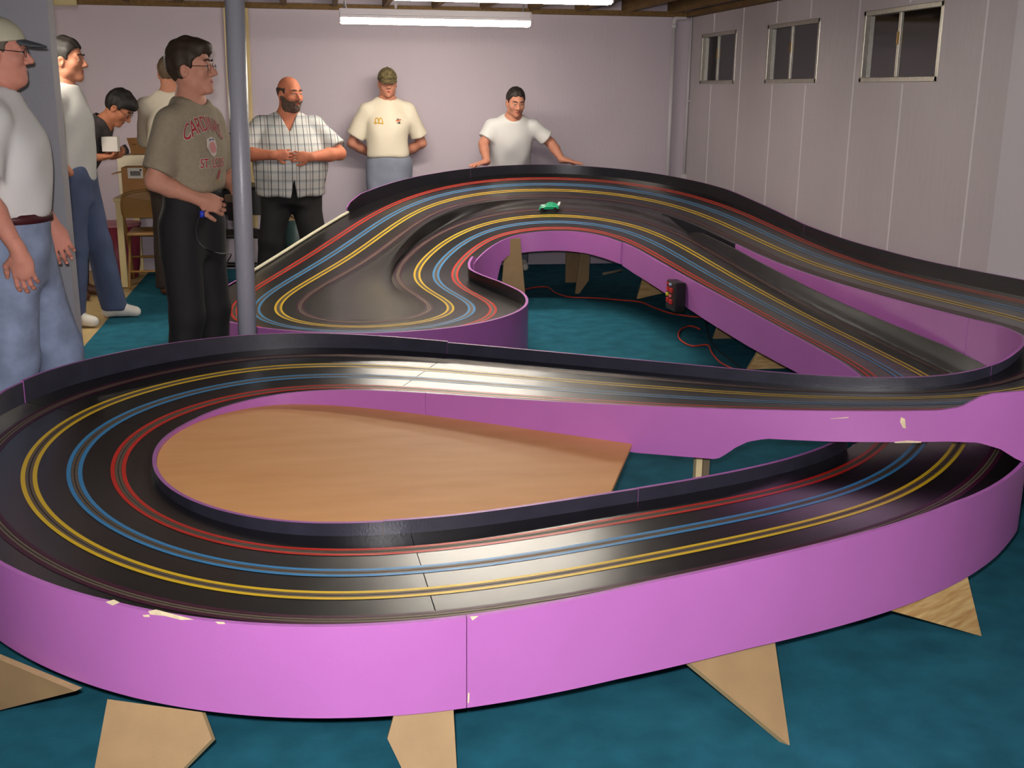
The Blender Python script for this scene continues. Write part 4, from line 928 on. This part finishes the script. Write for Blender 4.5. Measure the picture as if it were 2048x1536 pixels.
# 1 man at the far left edge
person(dict(label='man in a beige cap, glasses and white T-shirt at the left edge', pos=(at_px(20, 4.5), 4.5), face=(1, .10), h=1.765, skin=(208, 142, 122), hair=(92, 82, 70), hairstyle='short', hairthick=.008,
    torso=[(.78, .155, .11, -.005), (.90, .172, .125, -.005), (1.0, .165, .125, .0), (1.1, .165, .130, .005), (1.2, .17, .130, .008), (1.3, .176, .13, .01), (1.36, .155, .10, -.005), (1.42, .10, .078, -.012), (1.48, .06, .06, -.012)],
    elR=(.255, -.05, 1.13), wrR=(.25, .05, .915), hdR=(0, .12, -1), hnR=(-1, .1, 0), clR=22, elL=(-.25, .02, 1.13), wrL=(-.22, .11, .955), hdL=(.05, .35, -1), hnL=(1, .2, 0), clL=22, af=1.05,
    yaw=0, pitch=2, cap=(BEIGECAP, SLATE), glasses=(40, 30, 28), jowl=True, shirt=WHITE_T, hem=1.01, sleeve=.8, loose=.016, pants=LJEAN, waist=1.025, legw=1.16, belt=MAROONB, shoe=WSHOE, knR=(.11, -.03, .49), knL=(-.10, .10, .49), anR=(.12, -.10, .085), anL=(-.11, .14, .085), seed=1, tucked=True, neck=.062))
# 2 man behind the partition
person(dict(label='dark-haired man in a pale grey T-shirt and blue jeans standing beside the partition', pos=(at_px(152, 7.6), 7.6), face=(1, -.12), h=1.79, hs=1.03, skin=(176, 118, 92), hair=(24, 18, 14), hairthick=.012, fringe=.058,
    elR=(.26, -.10, 1.11), wrR=(.215, .05, .955), hdR=(0, .45, -1), hnR=(-1, 0, 0), clR=15, elL=(-.26, -.08, 1.11), wrL=(-.21, .05, .95), hdL=(0, .45, -1), hnL=(1, 0, 0), hideR=True, hideL=True,
    yaw=0, pitch=2, shirt=GREY_T, hem=.885, sleeve=.8, slw=.022, loose=.022, pants=DJEAN, waist=.99, legw=1.1, shoe=WSHOE, knR=(.11, .0, .49), anR=(.16, -.03, .085), knL=(-.10, .08, .49), anL=(-.13, .14, .085), seed=2))
# 3 man bending over a box
person(dict(label='man with dark hair and glasses bending over a small white box, in a charcoal shirt', pos=(at_px(138, 8.5), 8.5), face=(1, -.15), h=1.63, hs=1.0, skin=(186, 120, 88), hair=(22, 16, 14), hairstyle='long', hairthick=.018, fringe=.05, lean=math.radians(38), hl=.55,
    elR=(.26, .16, 1.12), wrR=(.13, .30, 1.09), hdR=(-.45, .8, .05), hnR=(0, -.1, 1), clR=35, elL=(-.26, .18, 1.12), wrL=(-.13, .31, 1.085), hdL=(.45, .8, .05), hnL=(0, -.1, 1), clL=35,
    yaw=0, pitch=22, glasses=(60, 50, 44), shirt=DARKT, hem=.93, sleeve=.8, pants=NAVYP, waist=1.0, shoe=BSHOE, seed=3, collar=.02))
# 4 man with his back turned
person(dict(label='man seen from behind in an off-white shirt and dark brown trousers', pos=(at_px(354, 8.6), 8.6), face=(.05, 1), h=1.74, skin=(190, 130, 104), hair=(92, 74, 54), hairthick=.009, noface=True,
    elR=(.27, .02, 1.12), wrR=(.25, .10, .90), hdR=(0, .1, -1), hnR=(-1, 0, 0), elL=(-.22, .14, 1.13), wrL=(-.10, .34, 1.08), hdL=(.2, 1, 0), hnL=(1, 0, 0), shirt=OFFW, hem=.92, sleeve=1.2, pants=BRNP, waist=.99, legw=1.1, shoe=BSHOE, seed=4))
# 5 man in the red-lettered shirt
e5, k5, f5, _, _ = person(dict(label='man in a taupe T-shirt with red lettering holding a hand controller beside the column', pos=(at_px(381, 5.35), 5.35), face=(.86, -.51), h=1.72, hs=.95, lean=math.radians(5), hl=0, sw=.145, skin=(200, 142, 118), hair=(54, 40, 28), hairstyle='tuft', hairthick=.020, fringe=.055,
    elR=(.235, -.01, 1.115), wrR=(.12, .135, 1.035), hdR=(-.55, .75, -.30), hnR=(-.7, -.35, -.2), clR=48, elL=(-.23, .05, 1.115), wrL=(-.12, .17, 1.06), hdL=(.55, .75, -.30), hnL=(.7, -.35, -.2), clL=48, af=.94,
    torso=[(.78, .142, .10, -.005), (.90, .156, .108, -.01), (1.0, .152, .112, .0), (1.1, .150, .118, .008), (1.2, .156, .118, .008), (1.3, .158, .108, .0), (1.36, .140, .094, -.006), (1.42, .094, .075, -.012), (1.48, .06, .058, -.012)],
    yaw=16, pitch=-3, glasses=(120, 96, 70), shirt=TAUPE, hem=1.065, sleeve=.84, slw=.022, loose=.016, pants=BLKP, waist=1.085, legw=.97, shoe=KSHOE, knR=(.12, .03, .49), anR=(.14, -.02, .085), seed=5))
RED_P = mat('red_print', (158, 34, 44), 0.8); WHT_P = mat('white_print', (206, 196, 184), 0.8); BLU_P = mat('blue_print', (70, 76, 120), 0.8); YEL_P = mat('gold_print', (196, 150, 40), 0.7); BLK_P = mat('black_print', (60, 56, 58), 0.8); ORG_P = mat('orange_print', (200, 96, 50), 0.8)
def arch(V):
    V = V.copy(); V[:, 1] = V[:, 1] * (1 + 6.0 * V[:, 0] ** 2) - 3.2 * V[:, 0] ** 2; return V
for of, m_, lf in ((.0028, WHT_P, .0030), (.0006, RED_P, .0042)):
    decal('CARDINALS', .092, .030, 1.335, e5, k5, f5, m_, 'shirt_print', warp=arch, offset=of, lift=lf, sx=.50)
    decal('ST. LOUIS', .058, .022, 1.172, e5, k5, f5, m_, 'shirt_print', offset=of, lift=lf, sx=.66)
circ = lambda r, n=20: [(r * math.cos(2 * math.pi * i / n), r * math.sin(2 * math.pi * i / n)) for i in range(n)]
decal('', 1, +.022, 1.262, e5, k5, f5, WHT_P, 'shirt_emblem', poly=[(-.03, .035), (0, .046), (.034, .035), (.040, 0), (.018, -.032), (0, -.044), (-.022, -.03), (-.036, 0)], lift=.003)
decal('', 1, +.020, 1.260, e5, k5, f5, mat('pink_print', (196, 130, 128), .8), 'shirt_emblem', poly=circ(.026), lift=.004)
decal('', 1, +.022, 1.289, e5, k5, f5, BLU_P, 'shirt_emblem', poly=[(-.02, .0), (.0, .006), (.02, .0), (.018, .009), (-.018, .009)], lift=.0045)
decal('', 1, -.005, 1.130, e5, k5, f5, RED_P, 'shirt_emblem', poly=[(-.012, .035), (-.004, .032), (.012, .01), (.024, -.014), (.012, -.010), (0, .002), (-.008, .015)], lift=.004)
decal('Cardinals', .016, +.002, 1.104, e5, k5, f5, YEL_P, 'shirt_emblem', lift=.004)
# controller in his hands
hc_ = np.array((.02, .245, 1.005)) * k5
ctl = empty('hand_controller', tuple(np.array(e5.location) + np.array((math.cos(e5.rotation_euler[2]) * hc_[0] - math.sin(e5.rotation_euler[2]) * hc_[1], math.sin(e5.rotation_euler[2]) * hc_[0] + math.cos(e5.rotation_euler[2]) * hc_[1], hc_[2]))), e5.rotation_euler[2], 'dark slot car hand controller held by the man in the taupe shirt', 'controller')
box('grip', (-.014, -.02, -.07), (.014, .018, .03), BLK, ctl, world=False, bevel=.006); box('frame', (-.02, -.028, .012), (.02, .03, .045), mat('steel_frame', (120, 112, 96), .3, metal=.8), ctl, world=False, bevel=.004)
tube('trigger', [(0, .03, .0), (0, .045, -.02), (0, .035, -.04)], .005, BLK, ctl, world=False)
cl_ = np.array(ctl.location); cb_ = aty(404, 428, cl_[1] - .05)
tag(mesh('blue_connector', *tubev([cb_ + (0, 0, .014), cb_, cb_ - (0, 0, .014)], .011, 10), mat('blue_plug', (40, 60, 190), .4), smooth=True), 'small blue plug dangling on the controller cord', 'plug')
ccp = [aty(px_, py_, cl_[1] - .04) for px_, py_ in ((412, 420), (398, 436), (392, 460), (396, 482), (412, 498), (438, 507))] + [aty(462, 508, 5.6), aty(455, 524, 5.7), aty(449, 548, 5.8), aty(450, 580, 5.86)]
tag(mesh('controller_cord', *tubev(crv(ccp), .0035, 6), BLK, smooth=True), 'black cord hanging from the hand controller in front of black trousers', 'cord')
# 6 bald man in plaid
person(dict(label='bald bearded man in a plaid short-sleeved shirt with hands clasped on his belly', pos=(at_px(582, 8.35), 8.35), face=(.10, -1), h=1.575, hs=1.06, skin=(188, 116, 88), hair=(60, 46, 36), hairstyle='ring', hairthick=.006, beard=(84, 66, 54), neck=.07, sw=.205, af=1.2, armf=1.28,
    torso=[(.78, .20, .15, .0), (.90, .245, .18, .03), (1.0, .275, .235, .065), (1.1, .28, .245, .075), (1.2, .265, .22, .055), (1.3, .235, .17, .025), (1.36, .20, .13, .0), (1.42, .125, .09, -.01), (1.48, .07, .07, -.012)],
    elR=(.385, .13, 1.165), wrR=(.135, .34, 1.165), hdR=(-1, .12, .05), hnR=(0, -1, 0), clR=30, elL=(-.385, .13, 1.165), wrL=(-.135, .35, 1.150), hdL=(1, .12, .05), hnL=(0, -1, 0), clL=30, fan=.2,
    yaw=34, pitch=4, shirt=PLAID, hem=.83, sleeve=.86, slw=.035, loose=.02, collar=.004, vneck=True, split=.99, pants=BLKP, waist=.98, legw=1.3, shoe=KSHOE, knR=(.17, .03, .47), anR=(.22, -.02, .085), knL=(-.17, .03, .47), anL=(-.22, -.02, .085), seed=6))
# 7 man in the camouflage cap
e7, k7, f7, _, _ = person(dict(label='man in a camouflage cap and cream T-shirt with hands behind his back', pos=(at_px(778, 9.5), 9.48), face=(.06, -1), h=1.69, hs=.93, skin=(192, 130, 106), hair=(70, 52, 38), hairthick=.006, cap=(CAMO, CAMO), brimt=.38,
    elR=(.30, -.07, 1.10), wrR=(.10, -.19, .985), hdR=(-1, -.1, -.2), hnR=(0, 1, 0), elL=(-.30, -.07, 1.10), wrL=(-.10, -.2, .975), hdL=(1, -.1, -.2), hnL=(0, 1, 0), sw=.178,
    yaw=0, pitch=6, shirt=CREAM_T, hem=.985, sleeve=.78, slw=.028, loose=.022, pants=GJEAN, waist=1.0, legw=1.08, shoe=WSHOE, seed=7, tucked=True, neck=.057, collar=.012))
am = []
def bar(a, b, w_): 
    a = np.array(a, float); b = np.array(b, float); d_ = (b - a) / np.linalg.norm(b - a); n_ = np.array((-d_[1], d_[0])) * w_; return [tuple(a + n_), tuple(b + n_), tuple(b - n_), tuple(a - n_)]
for s_ in (-1, 1):
    ac = [(s_ * .015 + .015 * math.cos(t_), -.016 + .042 * math.sin(t_)) for t_ in np.linspace(0, math.pi, 9)]
    for a_, b_ in zip(ac[:-1], ac[1:]): decal('', 1, .088, 1.29, e7, k7, f7, YEL_P, 'shirt_logo', poly=bar(a_, b_, .0042), lift=.004)
decal('', 1, .088, 1.29, e7, k7, f7, YEL_P, 'shirt_logo', poly=bar((-.036, -.020), (.040, -.014), .0045), lift=.0045)
for s_ in (-.030, .030): decal('', 1, .088 + s_, 1.29, e7, k7, f7, YEL_P, 'shirt_logo', poly=bar((0, -.016), (-.003, -.028), .004), lift=.004)
for (dx, dz, w_, h_, m_) in ((-.012, .012, .010, .004, ORG_P), (.006, .016, .010, .004, BLK_P), (.012, .004, .011, .005, ORG_P), (-.002, .001, .008, .004, ORG_P), (-.006, -.014, .007, .008, BLK_P), (.008, -.015, .006, .004, BLK_P)):
    decal('', 1, -.078 + dx, 1.29 + dz, e7, k7, f7, m_, 'shirt_logo', poly=[(-w_, -h_), (w_, -h_), (w_, h_), (-w_, h_)], lift=.004)
decal('', 1, 0, 0, e7, k7, lambda P: P[:, 1] + 9, YEL_P, 'unused', poly=[(0, 0), (0, 0), (0, 0)]) if False else None
# 8 man leaning on the bank fence
hr, hl_ = aty(968, 333, 9.10), aty(1134, 329, 9.16)
p8 = np.array((at_px(1018, 9.5), 9.52)); k8 = 1.70 / 1.75; fc8 = np.array((-.02, -1.0)); fc8 /= np.linalg.norm(fc8)
def loc8(w_):
    d_ = np.array((w_[0] - p8[0], w_[1] - p8[1])); return np.array((d_ @ np.array((fc8[1], -fc8[0])), d_ @ fc8, w_[2])) / k8
wR, wL = loc8(hr + np.array((.03, .05, .035))), loc8(hl_ + np.array((-.03, .05, .035)))
person(dict(label='dark-haired man in a white T-shirt leaning with both hands on the banked turn', pos=tuple(p8), face=tuple(fc8), h=1.70, hs=.93, skin=(192, 132, 108), hair=(30, 22, 18), hairthick=.009, fringe=.06, lean=math.radians(27), hl=.75, drop=.09,
    elR=tuple((wR + np.array((.20, .14, 1.30))) / 2 + np.array((.03, -.05, -.03))), wrR=tuple(wR), hdR=(.75, .6, -.12), hnR=(0, 0, -1), clR=4, elL=tuple((wL + np.array((-.20, .14, 1.30))) / 2 + np.array((-.03, -.05, -.03))), wrL=tuple(wL), hdL=(-.85, .5, -.12), hnL=(0, 0, -1), clL=4,
    yaw=8, pitch=-2, shirt=WHITE_T, hem=.90, sleeve=.72, slw=.026, loose=.024, pants=GJEAN, waist=1.0, shoe=WSHOE, knR=(.11, .06, .46), knL=(-.11, .06, .46), seed=8))
# small white box and dark case in the bending man's hands
wb_ = aty(221, 288, 8.36)
hb = tag(box('small_box', (wb_[0] - .055, 8.33, wb_[2] - .052), (wb_[0] + .052, 8.42, wb_[2] + .05), PAPER, bevel=.004), 'small white carton held by the bending man', 'box')
dc = aty(200, 277, 8.40); tag(box('dark_case', (dc[0] - .075, 8.36, dc[2] - .05), (dc[0] + .03, 8.44, dc[2] + .035), BLK, bevel=.006), 'black case beside the small white carton in the bending man\'s hands', 'case')
